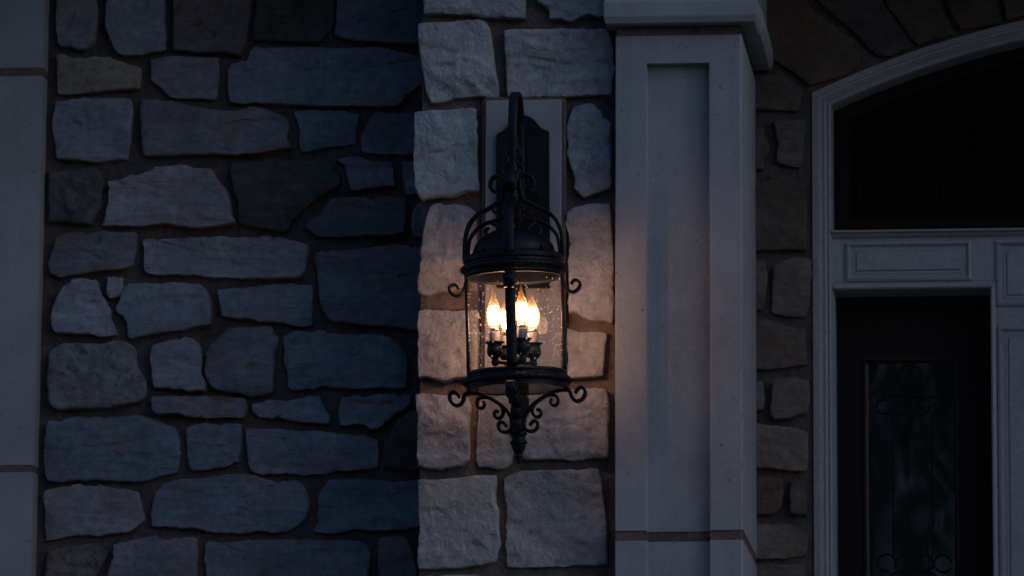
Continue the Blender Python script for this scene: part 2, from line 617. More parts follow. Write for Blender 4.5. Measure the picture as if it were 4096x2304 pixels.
SC = 1.8112
L1, L2, L3, L4, L5, L6 = (0, 0), (800, 0), (0, 750), (800, 750), (0, 1504), (800, 1504)
Q1, Q2, Q3 = (1600, 0), (1600, 750), (1600, 1504)
RA, RB, RC = (2950, 0), (2950, 750), (2950, 1504)

WALL_Y, WALL_F = 0.50, 0.475
LEFT_STONES = [
 (L1, 'p', [(410,-60),(693,-60),(697,60),(705,160),(690,290),(650,335),(600,360),(545,350),(510,330),(440,325),(405,300),(402,160)]),
 (L1, 'p', [(775,-60),(1170,-60),(1187,20),(1185,120),(1192,230),(1190,355),(1100,375),(1000,392),(900,392),(840,375),(808,335),(770,240),(757,160),(765,60)]),
 (L2, 'm', [(-190,-60),(370,-60),(360,80),(340,200),(330,310),(295,405),(215,385),(160,375),(0,375),(-100,365),(-195,355),(-195,200)]),
 (L2, 'b', [(410,-60),(975,-60),(970,60),(960,170),(900,270),(860,305),(700,300),(500,290),(380,280),(375,170),(400,60)]),
 (L2, 'g', [(1000,-60),(1640,-60),(1640,300),(1550,305),(1300,300),(1015,275),(990,240),(988,130)]),
 (L1, 't', [(408,390),(450,388),(520,420),(640,408),(760,415),(795,405),(830,435),(900,468),(980,475),(1015,490),(1010,640),(900,648),(800,652),(620,668),(480,682),(415,680),(405,500)]),
 (L1, 'p', [(1090,430),(1200,405),(1330,402),(1585,415),(1583,560),(1555,715),(1400,712),(1230,705),(1160,620),(1088,575)]),
 (L2, 'g', [(390,340),(800,345),(1310,342),(1420,370),(1640,420),(1640,570),(1590,620),(1500,700),(1430,760),(1280,770),(1000,770),(700,755),(400,745),(215,740),(205,640),(205,500),(235,450),(350,445),(365,360)]),
 (L1, 'p', [(398,735),(560,715),(760,705),(945,718),(965,800),(950,920),(935,1040),(925,1160),(820,1160),(700,1172),(560,1165),(410,1145),(395,1040),(378,920),(375,860),(390,790)]),
 (L1, 'g', [(1012,790),(1030,718),(1270,735),(1390,768),(1500,785),(1640,795),(1700,800),(1820,770),(1960,800),(2060,845),(2088,890),(2080,960),(2090,1010),(2100,1070),(2030,1078),(1900,1100),(1700,1115),(1500,1118),(1250,1125),(1050,1122),(1030,1090),(1025,880)]),
 (L2, 'g', [(670,800),(800,793),(950,795),(1150,825),(1135,930),(1130,1010),(1115,1045),(1000,1055),(850,1085),(735,1095),(720,1010),(720,920),(690,860)]),
 (L2, 'g', [(1270,820),(1400,815),(1640,800),(1640,1110),(1400,1115),(1200,1108),(1172,1080),(1175,1000),(1200,920),(1225,860)]),
 (L3, 'y', [(345,-118),(500,-128),(660,-143),(715,-118),(742,-68),(735,40),(725,140),(690,195),(655,272),(550,262),(345,248),(352,170),(340,90),(350,-20)]),
 (L3, 'p', [(785,-53),(1000,-98),(1130,-138),(1300,-170),(1340,-168),(1400,-143),(1530,-133),(1580,-60),(1640,10),(1668,100),(1678,210),(1699,222),(1699,258),(1570,275),(1440,292),(1300,278),(1200,255),(1050,270),(900,270),(730,278),(760,200),(768,80)]),
 (L4, 'b', [(220,-178),(400,-198),(520,-208),(640,-198),(860,-196),(950,-168),(1010,-108),(1025,-58),(1000,-13),(930,32),(830,90),(720,190),(660,240),(640,310),(600,322),(500,300),(400,285),(285,262),(268,230),(265,100),(225,-20),(212,-100)]),
 (L2, 'g', [(985,1150),(1050,1130),(1130,1130),(1210,1155),(1390,1180),(1412,1330),(1405,1350),(1250,1355),(1130,1375),(1090,1370),(1070,1280),(1050,1190)]),
 (L2, 'g', [(1465,1170),(1640,1165),(1640,1380),(1530,1400),(1490,1415),(1475,1330),(1460,1240)]),
 (L4, 'g', [(960,68),(1150,65),(1260,95),(1300,70),(1490,80),(1500,150),(1490,250),(1480,325),(1350,340),(1250,345),(1150,355),(1020,362),(840,352),(800,310),(770,285),(768,240),(800,215),(870,190),(900,140),(930,90)]),
 (L4, 'g', [(1590,100),(1680,90),(1700,360),(1590,360),(1540,355),(1530,310),(1540,200),(1555,140)]),
 (L3, 'g', [(400,355),(500,325),(640,325),(820,318),(970,318),(990,335),(980,420),(965,480),(970,550),(940,580),(890,592),(780,600),(600,620),(490,635),(430,660),(390,645),(355,620),(342,560),(360,500),(380,420)]),
 (L3, 'p', [(1032,372),(1300,368),(1600,353),(1949,360),(2139,382),(2235,412),(2240,440),(2225,520),(2210,600),(2170,640),(2100,655),(1900,660),(1700,650),(1500,640),(1240,630),(1180,640),(1050,625),(1038,580),(1035,480)]),
 (L4, 'g', [(850,465),(1000,462),(1100,445),(1300,420),(1500,425),(1700,440),(1700,1030),(1560,1022),(1400,1005),(1200,990),(1040,980),(960,968),(920,945),(890,890),(865,800),(855,700),(845,580),(832,500)]),
 (L3, 'p', [(505,690),(520,662),(580,655),(690,672),(705,700),(740,790),(790,870),(800,940),(815,980),(835,1055),(760,1065),(720,1072),(640,1050),(560,1060),(460,1050),(395,1045),(375,1000),(370,930),(385,860),(420,780),(460,710)]),
 (L3, 'p', [(770,640),(888,640),(885,720),(870,775),(830,792),(797,803),(768,770),(765,700)]),
 (L3, 'p', [(905,705),(930,695),(1200,698),(1450,695),(1490,740),(1520,810),(1530,900),(1520,990),(1420,1000),(1320,1035),(1200,1035),(1100,1055),(1060,1070),(935,1075),(925,1020),(905,950),(840,885),(870,820),(880,760)]),
 (L4, 'g', [(120,740),(300,722),(500,700),(620,690),(720,702),(815,705),(818,900),(808,995),(720,1005),(640,995),(560,985),(400,960),(250,945),(150,935),(140,850),(130,790)]),
 (L3, 'x', [(345,1200),(380,1160),(470,1130),(600,1120),(740,1130),(820,1105),(900,1115),(960,1145),(985,1180),(985,1260),(1010,1330),(1050,1390),(1060,1445),(1050,1510),(1020,1550),(950,1570),(800,1593),(620,1605),(410,1613),(365,1595),(340,1545),(345,1460),(330,1390),(345,1290)]),
 (L3, 'p', [(1105,1130),(1240,1100),(1330,1085),(1400,1090),(1440,1130),(1455,1170),(1455,1290),(1450,1350),(1475,1400),(1485,1465),(1350,1470),(1200,1462),(1110,1450),(1100,1340),(1075,1230),(1090,1170)]),
 (L4, 'g', [(150,1060),(200,1020),(270,1012),(400,1010),(510,1000),(530,1060),(560,1080),(562,1130),(535,1180),(530,1300),(530,1480),(440,1500),(380,1520),(340,1515),(290,1495),(180,1475),(100,1450),(60,1410),(25,1340),(35,1260),(40,1200),(70,1140),(110,1100)]),
 (L4, 'g', [(600,1080),(690,1048),(850,1045),(1000,1055),(1200,1065),(1360,1080),(1440,1130),(1500,1210),(1505,1300),(1498,1445),(1470,1455),(1200,1450),(1040,1450),(880,1440),(810,1455),(640,1452),(630,1380),(610,1200)]),
 (L5, 'g', [(1100,150),(1250,142),(1600,148),(1760,155),(1784,200),(1775,270),(1755,300),(1600,296),(1350,292),(1300,265),(1230,268),(1130,270),(1090,230)]),
 (L6, 'g', [(375,200),(500,180),(620,172),(780,145),(870,145),(895,210),(910,260),(945,300),(930,338),(800,335),(650,320),(500,310),(400,290),(372,260)]),
 (L6, 'g', [(1025,145),(1180,150),(1250,135),(1530,130),(1535,180),(1470,240),(1400,280),(1340,330),(1310,365),(1230,382),(1170,355),(1100,345),(1010,360),(1008,280)]),
 (L5, 'g', [(345,320),(440,320),(520,295),(700,288),(900,292),(1000,285),(1130,315),(1260,365),(1290,410),(1305,480),(1295,580),(1280,690),(1180,715),(1100,740),(1000,760),(850,765),(700,750),(620,748),(480,762),(340,760),(320,700),(310,600),(318,450),(325,350)]),
 (L5, 'g', [(1345,368),(1470,340),(1600,348),(1734,355),(1745,430),(1738,520),(1734,625),(1640,655),(1540,675),(1390,688),(1368,670),(1355,560),(1348,460)]),
 (L6, 'g', [(335,380),(560,382),(720,400),(860,395),(1010,420),(1150,415),(1250,440),(1290,465),(1295,550),(1285,655),(1150,680),(1000,690),(920,708),(760,710),(600,710),(450,705),(370,695),(340,660),(330,500)]),
 (L6, 'b', [(1530,250),(1640,240),(1660,690),(1560,688),(1450,672),(1330,660),(1330,580),(1360,460),(1400,370),(1440,310)]),
 (L5, 'p', [(320,835),(420,805),(550,790),(720,788),(840,815),(995,840),(1010,900),(1020,960),(1048,1040),(990,1085),(940,1130),(860,1145),(700,1155),(580,1140),(500,1165),(400,1180),(330,1190),(322,1090),(325,960),(312,900)]),
 (L5, 'g', [(1180,775),(1280,750),(1450,735),(1600,715),(1750,705),(1850,715),(1930,748),(2020,772),(2160,758),(2210,805),(2234,870),(2242,950),(2218,1000),(2232,1030),(2150,1080),(2090,1115),(1950,1135),(1750,1138),(1550,1130),(1400,1100),(1200,1095),(1092,1090),(1095,1000),(1100,920),(1120,850)]),
 (L6, 'g', [(940,750),(1100,745),(1300,752),(1660,760),(1660,1095),(1550,1105),(1400,1110),(1230,1120),(1100,1110),(1040,1120),(940,1135),(830,1130),(820,1105),(860,1060),(848,990),(850,880),(890,820)]),
 (L5, 'y', [(340,1265),(480,1235),(600,1215),(700,1210),(735,1245),(775,1265),(760,1320),(720,1390),(670,1460),(560,1530),(320,1540),(320,1400)]),
 (L5, 'g', [(820,1220),(900,1200),(980,1180),(1080,1160),(1130,1150),(1170,1185),(1300,1180),(1400,1155),(1430,1165),(1425,1400),(1400,1560),(1000,1570),(755,1550),(790,1390),(815,1310)]),
 (L6, 'g', [(40,1215),(75,1185),(130,1200),(300,1190),(500,1185),(800,1188),(1160,1192),(1210,1225),(1235,1300),(1225,1400),(1215,1560),(700,1570),(60,1560),(35,1350)]),
 (L6, 'm', [(1290,1180),(1350,1160),(1430,1155),(1500,1175),(1520,1230),(1555,1300),(1570,1400),(1570,1540),(1320,1550),(1290,1380)]),
]
QUOIN_STONES = [
 (Q1, 1, [(110,-1000),(700,-1000),(690,-560),(120,-550)]),
 (Q1, 0, [(760,-1000),(1530,-1000),(1520,-640),(770,-640)]),
 (Q1, 1, [(150,-490),(840,-500),(850,-240),(140,-250)]),
 (Q1, 0, [(910,-570),(1530,-580),(1540,-250),(900,-250)]),
 (Q1, 1, [(170,-200),(910,-200),(905,135),(800,130),(640,118),(540,105),(380,92),(300,88),(175,95)]),
 (Q1, 0, [(950,-200),(1545,-200),(1520,80),(1440,120),(1360,95),(1300,125),(1240,162),(1180,135),(1130,130),(1065,140),(1085,70),(1000,20)]),
 (Q1, 1, [(132,165),(290,155),(420,145),(560,140),(600,145),(645,190),(660,290),(675,400),(690,520),(705,620),(712,705),(640,705),(560,695),(400,715),(300,745),(225,745),(200,690),(180,620),(155,500),(145,400),(135,300),(130,220)]),
 (Q1, 0, [(755,215),(870,210),(1000,205),(1110,202),(1300,208),(1490,212),(1530,270),(1545,350),(1538,500),(1532,685),(1300,688),(1100,690),(900,700),(780,695),(775,600),(765,450),(755,300)]),
 (Q1, 1, [(105,808),(200,800),(350,790),(550,788),(552,1000),(555,1200),(560,1300),(572,1330),(572,1380),(500,1375),(400,1410),(250,1430),(160,1449),(130,1420),(110,1350),(100,1200),(98,1000)]),
 (Q1, 0, [(1255,775),(1385,745),(1460,795),(1470,845),(1530,890),(1535,1100),(1530,1355),(1430,1390),(1330,1432),(1300,1395),(1260,1360),(1270,1300),(1230,1180),(1212,1100),(1210,900)]),
 (Q2, 1, [(210,150),(240,120),(400,118),(480,130),(540,170),(550,210),(552,400),(548,735),(470,715),(400,735),(280,745),(210,780),(150,780),(125,750),(130,650),(150,480),(170,320),(195,220)]),
 (Q2, 1, [(130,890),(260,875),(330,892),(560,885),(565,1100),(560,1370),(480,1370),(400,1375),(330,1400),(250,1390),(180,1365),(130,1375),(125,1200),(125,1000)]),
 (Q2, 0, [(1205,175),(1250,150),(1400,115),(1520,112),(1535,350),(1545,600),(1550,870),(1535,985),(1450,955),(1380,965),(1300,920),(1220,905),(1218,750),(1225,400),(1205,280)]),
 (Q2, 0, [(1205,1015),(1280,1035),(1460,1045),(1490,1060),(1480,1200),(1470,1365),(1350,1375),(1205,1380)]),
 (Q3, 1, [(112,130),(250,132),(380,135),(470,140),(500,180),(505,250),(498,350),(505,450),(500,600),(470,640),(420,655),(300,665),(200,662),(130,640),(125,450),(115,250)]),
 (Q3, 0, [(575,145),(800,140),(825,300),(825,560),(815,620),(770,665),(720,678),(650,660),(570,650),(555,600),(560,400),(570,250)]),
 (Q3, 0, [(885,130),(1000,120),(1200,100),(1400,85),(1490,95),(1505,150),(1515,300),(1505,500),(1500,585),(1400,590),(1270,600),(1100,595),(930,598),(880,590),(870,400)]),
 (Q3, 1, [(135,755),(350,740),(500,725),(695,718),(698,800),(700,920),(715,960),(710,1100),(718,1200),(700,1320),(680,1345),(600,1365),(400,1385),(250,1395),(130,1402),(125,1300),(140,1150),(130,950)]),
 (Q3, 0, [(755,735),(870,690),(1000,680),(1200,682),(1435,672),(1445,720),(1470,800),(1480,950),(1498,1050),(1500,1365),(1380,1370),(1250,1372),(1050,1385),(870,1382),(775,1380),(770,1200),(768,950),(752,830)]),
 (Q3, 1, [(130,1470),(330,1442),(540,1440),(700,1465),(705,1880),(130,1880)]),
 (Q3, 0, [(760,1475),(1000,1465),(1500,1455),(1510,1880),(760,1880)]),
]
ENTRY_STONES = [
 (RA, 'a', [(200,-120),(400,-120),(440,-60),(520,50),(700,200),(850,290),(935,365),(900,440),(830,520),(700,560),(560,610),(520,620),(420,530),(300,450),(150,380),(150,100)]),
 (RA, 'b', [(500,-120),(970,-120),(1080,60),(1150,150),(1200,220),(1280,310),(1250,340),(1100,410),(1000,400),(940,340),(880,260),(700,100),(570,-20)]),
 (RA, 'a', [(1020,-120),(1420,-120),(1490,80),(1530,150),(1560,235),(1450,280),(1310,315),(1260,270),(1200,180),(1100,60)]),
 (RA, 'a', [(1470,-120),(1860,-120),(1890,50),(1915,160),(1800,185),(1620,215),(1580,160),(1530,60)]),
 (RA, 'a', [(1900,-120),(2290,-120),(2300,60),(2080,105),(1955,145),(1940,80)]),
 (RA, 'a', [(2330,-120),(2700,-120),(2710,-30),(2340,50)]),
 (RA, 'a', [(60,540),(310,540),(400,590),(470,650),(460,720),(440,805),(350,800),(250,790),(60,790)]),
 (RA, 'e', [(60,920),(190,930),(200,1020),(228,1080),(200,1170),(185,1220),(60,1215)]),
 (RA, 'e', [(265,875),(470,880),(485,920),(480,1040),(470,1160),(455,1205),(400,1208),(330,1190),(285,1170),(290,1040),(270,960)]),
 (RB, 'd', [(60,-45),(210,-45),(320,-95),(380,-88),(420,-60),(490,-60),(500,200),(495,455),(350,445),(60,450)]),
 (RB, 'e', [(60,535),(200,538),(210,640),(200,800),(180,890),(60,900)]),
 (RB, 'e', [(260,560),(330,530),(420,505),(500,500),(530,530),(530,640),(515,800),(490,935),(380,940),(290,920),(250,905),(250,720)]),
 (RB, 'e', [(60,950),(200,960),(330,990),(430,1020),(495,1020),(490,1240),(510,1280),(400,1295),(250,1315),(60,1325)]),
 (RC, 'e', [(60,25),(180,40),(195,150),(190,240),(60,265)]),
 (RC, 'e', [(245,40),(280,25),(400,10),(510,35),(515,100),(520,190),(495,270),(380,300),(260,312),(240,280),(245,150)]),
 (RC, 'e', [(60,340),(200,345),(350,360),(440,375),(510,410),(505,520),(500,680),(380,680),(280,665),(60,670)]),
 (RC, 'd', [(60,730),(200,725),(330,745),(330,850),(320,940),(260,1000),(140,1005),(60,1000)]),
 (RC, 'e', [(385,752),(480,755),(495,850),(500,1000),(440,1008),(380,995),(375,870)]),
 (RC, 'e', [(60,1090),(220,1070),(300,1060),(380,1070),(440,1110),(500,1140),(510,1220),(500,1300),(350,1315),(60,1325)]),
 (RC, 'e', [(60,1370),(300,1360),(490,1362),(495,1560),(60,1560)]),
]

ZT = 1.125          # how far the walls are built above and below the picture
FLOOR = -1.90
ZB = FLOOR - 0.002


def mortar_sheet(x0, x1, z0, z1, y, y_back, amp=0.004, step=0.02):
    """front face with an uneven trowelled surface, closed by sides and a back"""
    bm = bmesh.new()
    nx, nz = int((x1 - x0) / step) + 1, int((z1 - z0) / step) + 1
    V = {}
    for i in range(nx + 1):
        for k in range(nz + 1):
            x, z = x0 + (x1 - x0) * i / nx, z0 + (z1 - z0) * k / nz
            edge = i in (0, nx) or k in (0, nz)
            q = Vector((x, 3.1, z))
            V[i, k] = bm.verts.new((x, y + (0 if edge else amp * (noise.noise(q * 14) + 0.6 * noise.noise(q * 40))), z))
    for i in range(nx):
        for k in range(nz):
            bm.faces.new((V[i, k], V[i + 1, k], V[i + 1, k + 1], V[i, k + 1]))
    rim = [V[i, 0] for i in range(nx + 1)] + [V[nx, k] for k in range(1, nz + 1)] + [V[i, nz] for i in range(nx - 1, -1, -1)] + [V[0, k] for k in range(nz - 1, 0, -1)]
    bk = [bm.verts.new((v.co.x, y_back, v.co.z)) for v in rim]
    n = len(rim)
    for i in range(n):
        j = (i + 1) % n
        bm.faces.new((rim[j], rim[i], bk[i], bk[j]))
    bm.faces.new(bk)
    return bm


# ------------------------------------------------------------------ ground, porch shell
GZ = CAM.z - 1.6
bm = bmesh.new()
bmesh.ops.create_grid(bm, x_segments=1, y_segments=1, size=250.0)
bmesh.ops.translate(bm, vec=(0, 0, GZ), verts=bm.verts)
o = obj('lawn', bm, M_LAWN)
o['kind'] = 'structure'

XC0, XC1 = P(2461, 1152, -0.08).x, P(2969.5, 1152, -0.08).x      # column front, left and right
bm = bmesh.new()
box(bm, XC0 + 0.05, XC0 + 2.9, -0.02, 1.1, 1.25, 1.33)
o = obj('porch_ceiling', bm, M_PLASTER)
o['kind'] = 'structure'
bm = bmesh.new()
box(bm, -2.4, XC0 + 3.4, -1.6, 1.1, GZ, FLOOR)
o = obj('porch_floor', bm, M_FLOOR)
o['kind'] = 'structure'
bm = bmesh.new()
box(bm, -2.4, P(1680, 1152, 0).x - 0.04, -0.10, 1.1, 1.14, 1.22)
o = obj('roof_soffit', bm, M_PLASTER)
o['kind'] = 'structure'

# ------------------------------------------------------------------ rough stone wall
xl, xr = P(150, 1152, WALL_Y).x - 0.02, P(1760, 1152, WALL_Y).x
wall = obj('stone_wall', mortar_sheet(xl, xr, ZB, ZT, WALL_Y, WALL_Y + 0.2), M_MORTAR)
tag(wall, 'recessed wall of rough blue grey fieldstones in dark mortar, left of the lantern', 'wall')
KM = {'p': M_PALE, 'g': M_GREY, 'b': M_BROWN, 'm': M_PLUM, 't': M_TAN, 'x': M_PITTED, 'y': M_DARKPIT}
for off, k, pts in LEFT_STONES:
    f = WALL_F + random.uniform(-0.007, 0.007)
    rough = k in 'xyb'
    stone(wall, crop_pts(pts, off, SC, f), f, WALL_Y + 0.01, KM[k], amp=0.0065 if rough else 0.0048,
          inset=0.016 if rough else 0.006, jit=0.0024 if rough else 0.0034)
# courses outside the picture
for y0, y1 in ((-600, -345), (-320, -75), (2395, 2630)):
    x = 200
    while x < 1640:
        w = random.uniform(180, 380)
        x1 = min(x + w, 1690)
        j = lambda: random.uniform(-14, 14)
        pts = [(x + j(), y0 + j()), ((x + x1) / 2, y0 + j()), (x1 - 30 + j(), y0 + j()), (x1 - 30 + j(), y1 - 12 + j()), ((x + x1) / 2, y1 - 12 + j()), (x + j(), y1 - 12 + j())]
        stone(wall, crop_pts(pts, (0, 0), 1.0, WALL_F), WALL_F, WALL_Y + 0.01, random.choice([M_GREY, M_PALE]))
        x = x1

# ------------------------------------------------------------------ pale pilaster at the left
PIL_F = 0.43
root = empty('stone_pilaster', P(60, 2300, PIL_F))
tag(root, 'smooth pale cast stone pilaster at the left end of the rough stone wall', 'pilaster')
def pil_x(y):
    return P(178 - 0.0238 * y, y, PIL_F).x
for ya, yb_, nm in ((-640, 275, 'block'), (300, 1864, 'block'), (1884, 4150, 'block'), (275, 300, 'mortar_joint'), (1864, 1884, 'mortar_joint')):
    bm = bmesh.new()
    ja, jb = P(100, ya, PIL_F).z, P(100, yb_, PIL_F).z
    xa, xb = pil_x(ya), pil_x(yb_)
    xL = P(-900, 1152, PIL_F).x
    if nm == 'block':
        box(bm, xL, xa, PIL_F, WALL_Y + 0.15, jb, ja)
        for v in bm.verts:
            if v.co.x > xL + 0.1:
                v.co.x = xa if v.co.z > (ja + jb) / 2 else xb
        bmesh.ops.bevel(bm, geom=list(bm.edges), offset=0.003, segments=2, affect='EDGES')
        obj(nm, bm, M_CAST, root)
    else:
        box(bm, xL, (xa + xb) / 2 - 0.001, PIL_F + 0.0016, WALL_Y + 0.14, jb - 0.002, ja + 0.002)
        obj(nm, bm, M_PIER_MORTAR, root)

# ------------------------------------------------------------------ pier of pale squared stones
PIER_Y, PIER_F = 0.014, -0.012
xl = P(1684, 1152, PIER_Y).x
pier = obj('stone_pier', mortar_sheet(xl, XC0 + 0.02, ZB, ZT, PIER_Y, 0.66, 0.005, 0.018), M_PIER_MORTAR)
tag(pier, 'projecting pier of squared pale stones that carries the lit lantern', 'pier')
for off, left, pts in QUOIN_STONES:
    f = PIER_F + random.uniform(-0.006, 0.006)
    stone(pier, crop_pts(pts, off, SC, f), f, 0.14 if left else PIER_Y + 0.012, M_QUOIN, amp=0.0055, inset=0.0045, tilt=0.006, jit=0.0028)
bm = bmesh.new()
SL_F = -0.022
a, b_ = P(1944, 402, SL_F), P(2245, 1545, SL_F)
box(bm, P(1940, 900, SL_F).x, P(2245, 900, SL_F).x, SL_F, PIER_Y + 0.01, b_.z, P(2090, 399, SL_F).z, 0.003)
obj('mounting_slab', bm, M_CAST, pier)
bm = bmesh.new()                                     # a worn bead of mortar sealing the slab
sx0, sx1, sz0, sz1 = P(1940, 900, SL_F).x, P(2245, 900, SL_F).x, b_.z, P(2090, 399, SL_F).z
sealant = [Vector((x_, -0.003 + 0.003 * noise.noise(Vector((x_ * 30, 7, z_ * 30))), z_)) for x_, z_ in
           [(sx0 - .004, sz0 + (sz1 - sz0) * i / 40) for i in range(41)] + [(sx0 + (sx1 - sx0) * i / 20, sz1 + .004) for i in range(21)] + [(sx1 + .004, sz1 - (sz1 - sz0) * i / 40) for i in range(41)]]
tube(bm, sealant, 0.0075, 6)
obj('sealant', bm, M_PIER_MORTAR, pier, smooth=True)

# ------------------------------------------------------------------ column with a sunken panel
CF = -0.08
DOOR_Y = 0.52
root = empty('panelled_column', P(2715, 2300, CF))
tag(root, 'pale cast stone column with a sunken panel and moulded capital', 'column')
zr = P(2715, 252, CF).z                 # head of the sunken panel
zt = P(2715, 142, CF).z
zj1, zj0 = P(2715, 2121, CF).z, P(2715, 2161, CF).z
xa, xb = P(2584, 1152, CF).x, P(2839, 1152, CF).x
RD = 0.030
bev = 0.005


def shaft_profile(fr, sunk=True):
    p = [(XC0, CF + 0.055), (XC0, CF + fr + 0.002), (XC0 + 0.002, CF + fr)]
    if sunk:
        p += [(xa, CF + fr), (xa + 0.0035, CF + fr + RD), (xb - 0.001, CF + fr + RD), (xb, CF + fr)]
    p += [(XC1 - bev, CF + fr), (XC1 - fr, CF + fr + bev), (XC1 - fr, CF + 0.055)]
    return p[::-1]


bm = bmesh.new()
prism_xy(bm, shaft_profile(0), zj1, zr, (True, False))
prism_xy(bm, shaft_profile(0, False), zr, zt)
bmesh.ops.recalc_face_normals(bm, faces=bm.faces)
obj('shaft_block', bm, M_CAST, root)
bm = bmesh.new()
prism_xy(bm, shaft_profile(0), ZB, zj0)
bmesh.ops.recalc_face_normals(bm, faces=bm.faces)
obj('shaft_block', bm, M_CAST, root)
for z0, z1 in ((zj1, zt), (ZB, zj0)):          # the stones of the column's side, behind a fine joint
    bm = bmesh.new()
    box(bm, XC0 + 0.01, XC1, CF + 0.058, DOOR_Y - 0.004, z0, z1, 0.002)
    obj('side_block', bm, M_CAST, root)
bm = bmesh.new()
prism_xy(bm, shaft_profile(0.0025), zj0, zj1)
box(bm, XC0 + 0.01, XC1 - 0.0025, CF + 0.0555, DOOR_Y - 0.006, zj0, zj1)
bmesh.ops.recalc_face_normals(bm, faces=bm.faces)
obj('mortar_joint', bm, M_PIER_MORTAR, root)
# capital: front stone and the return along the porch side
OV = 0.043
zc0 = P(2990, 84, CF - OV).z
PROF = [(0.0, 0.0), (OV - 0.008, 0.0), (OV, 0.017), (OV, 0.054), (OV - 0.016, 0.078), (OV - 0.016, 0.36), (0.0, 0.36)]


def capital_ring(bm, x0, x1, y0, y1, sides):
    """profile carried round left, front and right as the sides ask"""
    rows = []
    for o_, z in PROF:
        ol = o_ * 0.62 if 'l' in sides else 0
        of = o_ if 'f' in sides else 0
        rows.append([bm.verts.new(c) for c in ((x0 - ol, y1, zc0 + z), (x0 - ol, y0 - of, zc0 + z), (x1 + o_, y0 - of, zc0 + z), (x1 + o_, y1, zc0 + z))])
    for A, B in zip(rows[:-1], rows[1:]):
        for k in range(4):
            j = (k + 1) % 4
            bm.faces.new((A[k], A[j], B[j], B[k]))
    bm.faces.new(rows[0][::-1])
    bm.faces.new(rows[-1])
    bmesh.ops.remove_doubles(bm, verts=bm.verts, dist=1e-6)
    bmesh.ops.recalc_face_normals(bm, faces=bm.faces)
    es = [e for e in bm.edges if e.calc_length() > 0.02]
    bmesh.ops.bevel(bm, geom=es, offset=0.0018, segments=1, affect='EDGES')


bm = bmesh.new()
capital_ring(bm, XC0, XC1, CF, CF + 0.10, 'lfr')
obj('capital', bm, M_CAST, root)
bm = bmesh.new()
capital_ring(bm, XC0 + 0.03, XC1 + 0.004, CF + 0.105, DOOR_Y - 0.008, 'r')
obj('capital_return', bm, M_CAST, root)
bm = bmesh.new()
prism_xy(bm, [(XC0 + .003, DOOR_Y - .01), (XC0 + .003, CF + .004), (XC1 - .006, CF + .004), (XC1 - .004, CF + .02), (XC1 - .004, DOOR_Y - .01)][::-1], zt, zc0)
bm2 = bm
bmesh.ops.recalc_face_normals(bm, faces=bm.faces)
obj('bed_joint', bm, M_PIER_MORTAR, root)
bm = bmesh.new()                                       # the dark joint between capital and return
box(bm, XC0 + 0.05, XC1 + OV - 0.006, CF + 0.09, CF + 0.12, zc0 + 0.004, zc0 + 0.33)
obj('capital_joint', bm, M_MORTAR, root)
# gable wall over the porch opening, above the picture
bm = bmesh.new()
box(bm, XC1 + 0.06, XC0 + 3.0, CF, 0.20, 1.0, 1.6)
box(bm, XC0 + 2.05, XC0 + 2.5, CF, DOOR_Y + .3, GZ, 0.995)
o = obj('porch_header', bm, M_CAST)
o['kind'] = 'structure'

# ------------------------------------------------------------------ entry wall with an arch of stones
x_case = P(3243, 1152, DOOR_Y).x
A0, A1, A2 = P(3245, 370, DOOR_Y), P(3670, 197, DOOR_Y), P(4096, 77, DOOR_Y)


def circle3(a, b, c):
    ax, az, bx, bz, cx, cz = a.x, a.z, b.x, b.z, c.x, c.z
    d = 2 * (ax * (bz - cz) + bx * (cz - az) + cx * (az - bz))
    ux = ((ax * ax + az * az) * (bz - cz) + (bx * bx + bz * bz) * (cz - az) + (cx * cx + cz * cz) * (az - bz)) / d
    uz = ((ax * ax + az * az) * (cx - bx) + (bx * bx + bz * bz) * (ax - cx) + (cx * cx + cz * cz) * (bx - ax)) / d
    return Vector((ux, uz)), math.hypot(ax - ux, az - uz)


AC, AR = circle3(A0, A1, A2)
t0 = math.atan2(A0.z - AC.y, A0.x - AC.x)
x_far = A2.x + 0.85
t1 = math.acos(max(-1, min(1, (x_far - AC.x) / AR)))
arc = [(AC.x + AR * math.cos(t0 + (t1 - t0) * i / 40), AC.y + AR * math.sin(t0 + (t1 - t0) * i / 40)) for i in range(41)]
zb = ZB
bm = bmesh.new()
prism_xz(bm, [(XC1 - 0.03, zb), (A0.x, zb)] + arc + [(arc[-1][0], 1.24), (XC1 - 0.03, 1.24)], DOOR_Y, DOOR_Y + 0.22)
wall2 = obj('arched_wall', bm, M_MORTAR)
tag(wall2, 'dim brownish stone wall with arch stones fanned over the door surround', 'wall')
KE = {'a': M_ARCH, 'b': M_BROWN, 'e': M_ENTRY, 'd': M_ARCH}
for off, k, pts in ENTRY_STONES:
    f = DOOR_Y - 0.022 + random.uniform(-0.005, 0.005)
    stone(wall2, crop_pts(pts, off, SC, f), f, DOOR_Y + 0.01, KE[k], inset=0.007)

# ------------------------------------------------------------------ white door surround with transom
SY = 0.535                                    # face of the boards
root = empty('door_surround', P(3640, 2300, SY))
tag(root, 'white panelled door surround with a dark arched transom window', 'door surround')
bm = bmesh.new()
sweep(bm, [(A0.x + 0.002, zb)] + [(A0.x + 0.002, A0.z - 0.002)] + [(x, z - 0.003) for x, z in arc[1:]],
      [(0.0, SY + 0.04), (0.0, SY - 0.022), (0.016, SY - 0.026), (0.018, SY - 0.021), (0.024, SY - 0.021), (0.026, SY - 0.016), (0.031, SY - 0.019), (0.035, SY - 0.013),
       (0.040, SY - 0.010), (0.042, SY - 0.015), (0.047, SY - 0.014), (0.050, SY - 0.004), (0.0525, SY + 0.075)])
obj('casing', bm, M_PAINT, root)


def X(px, Y=SY, py=1152):
    return P(px, py, Y).x


def Z(py, Y=SY, px=3640):
    return P(px, py, Y).z


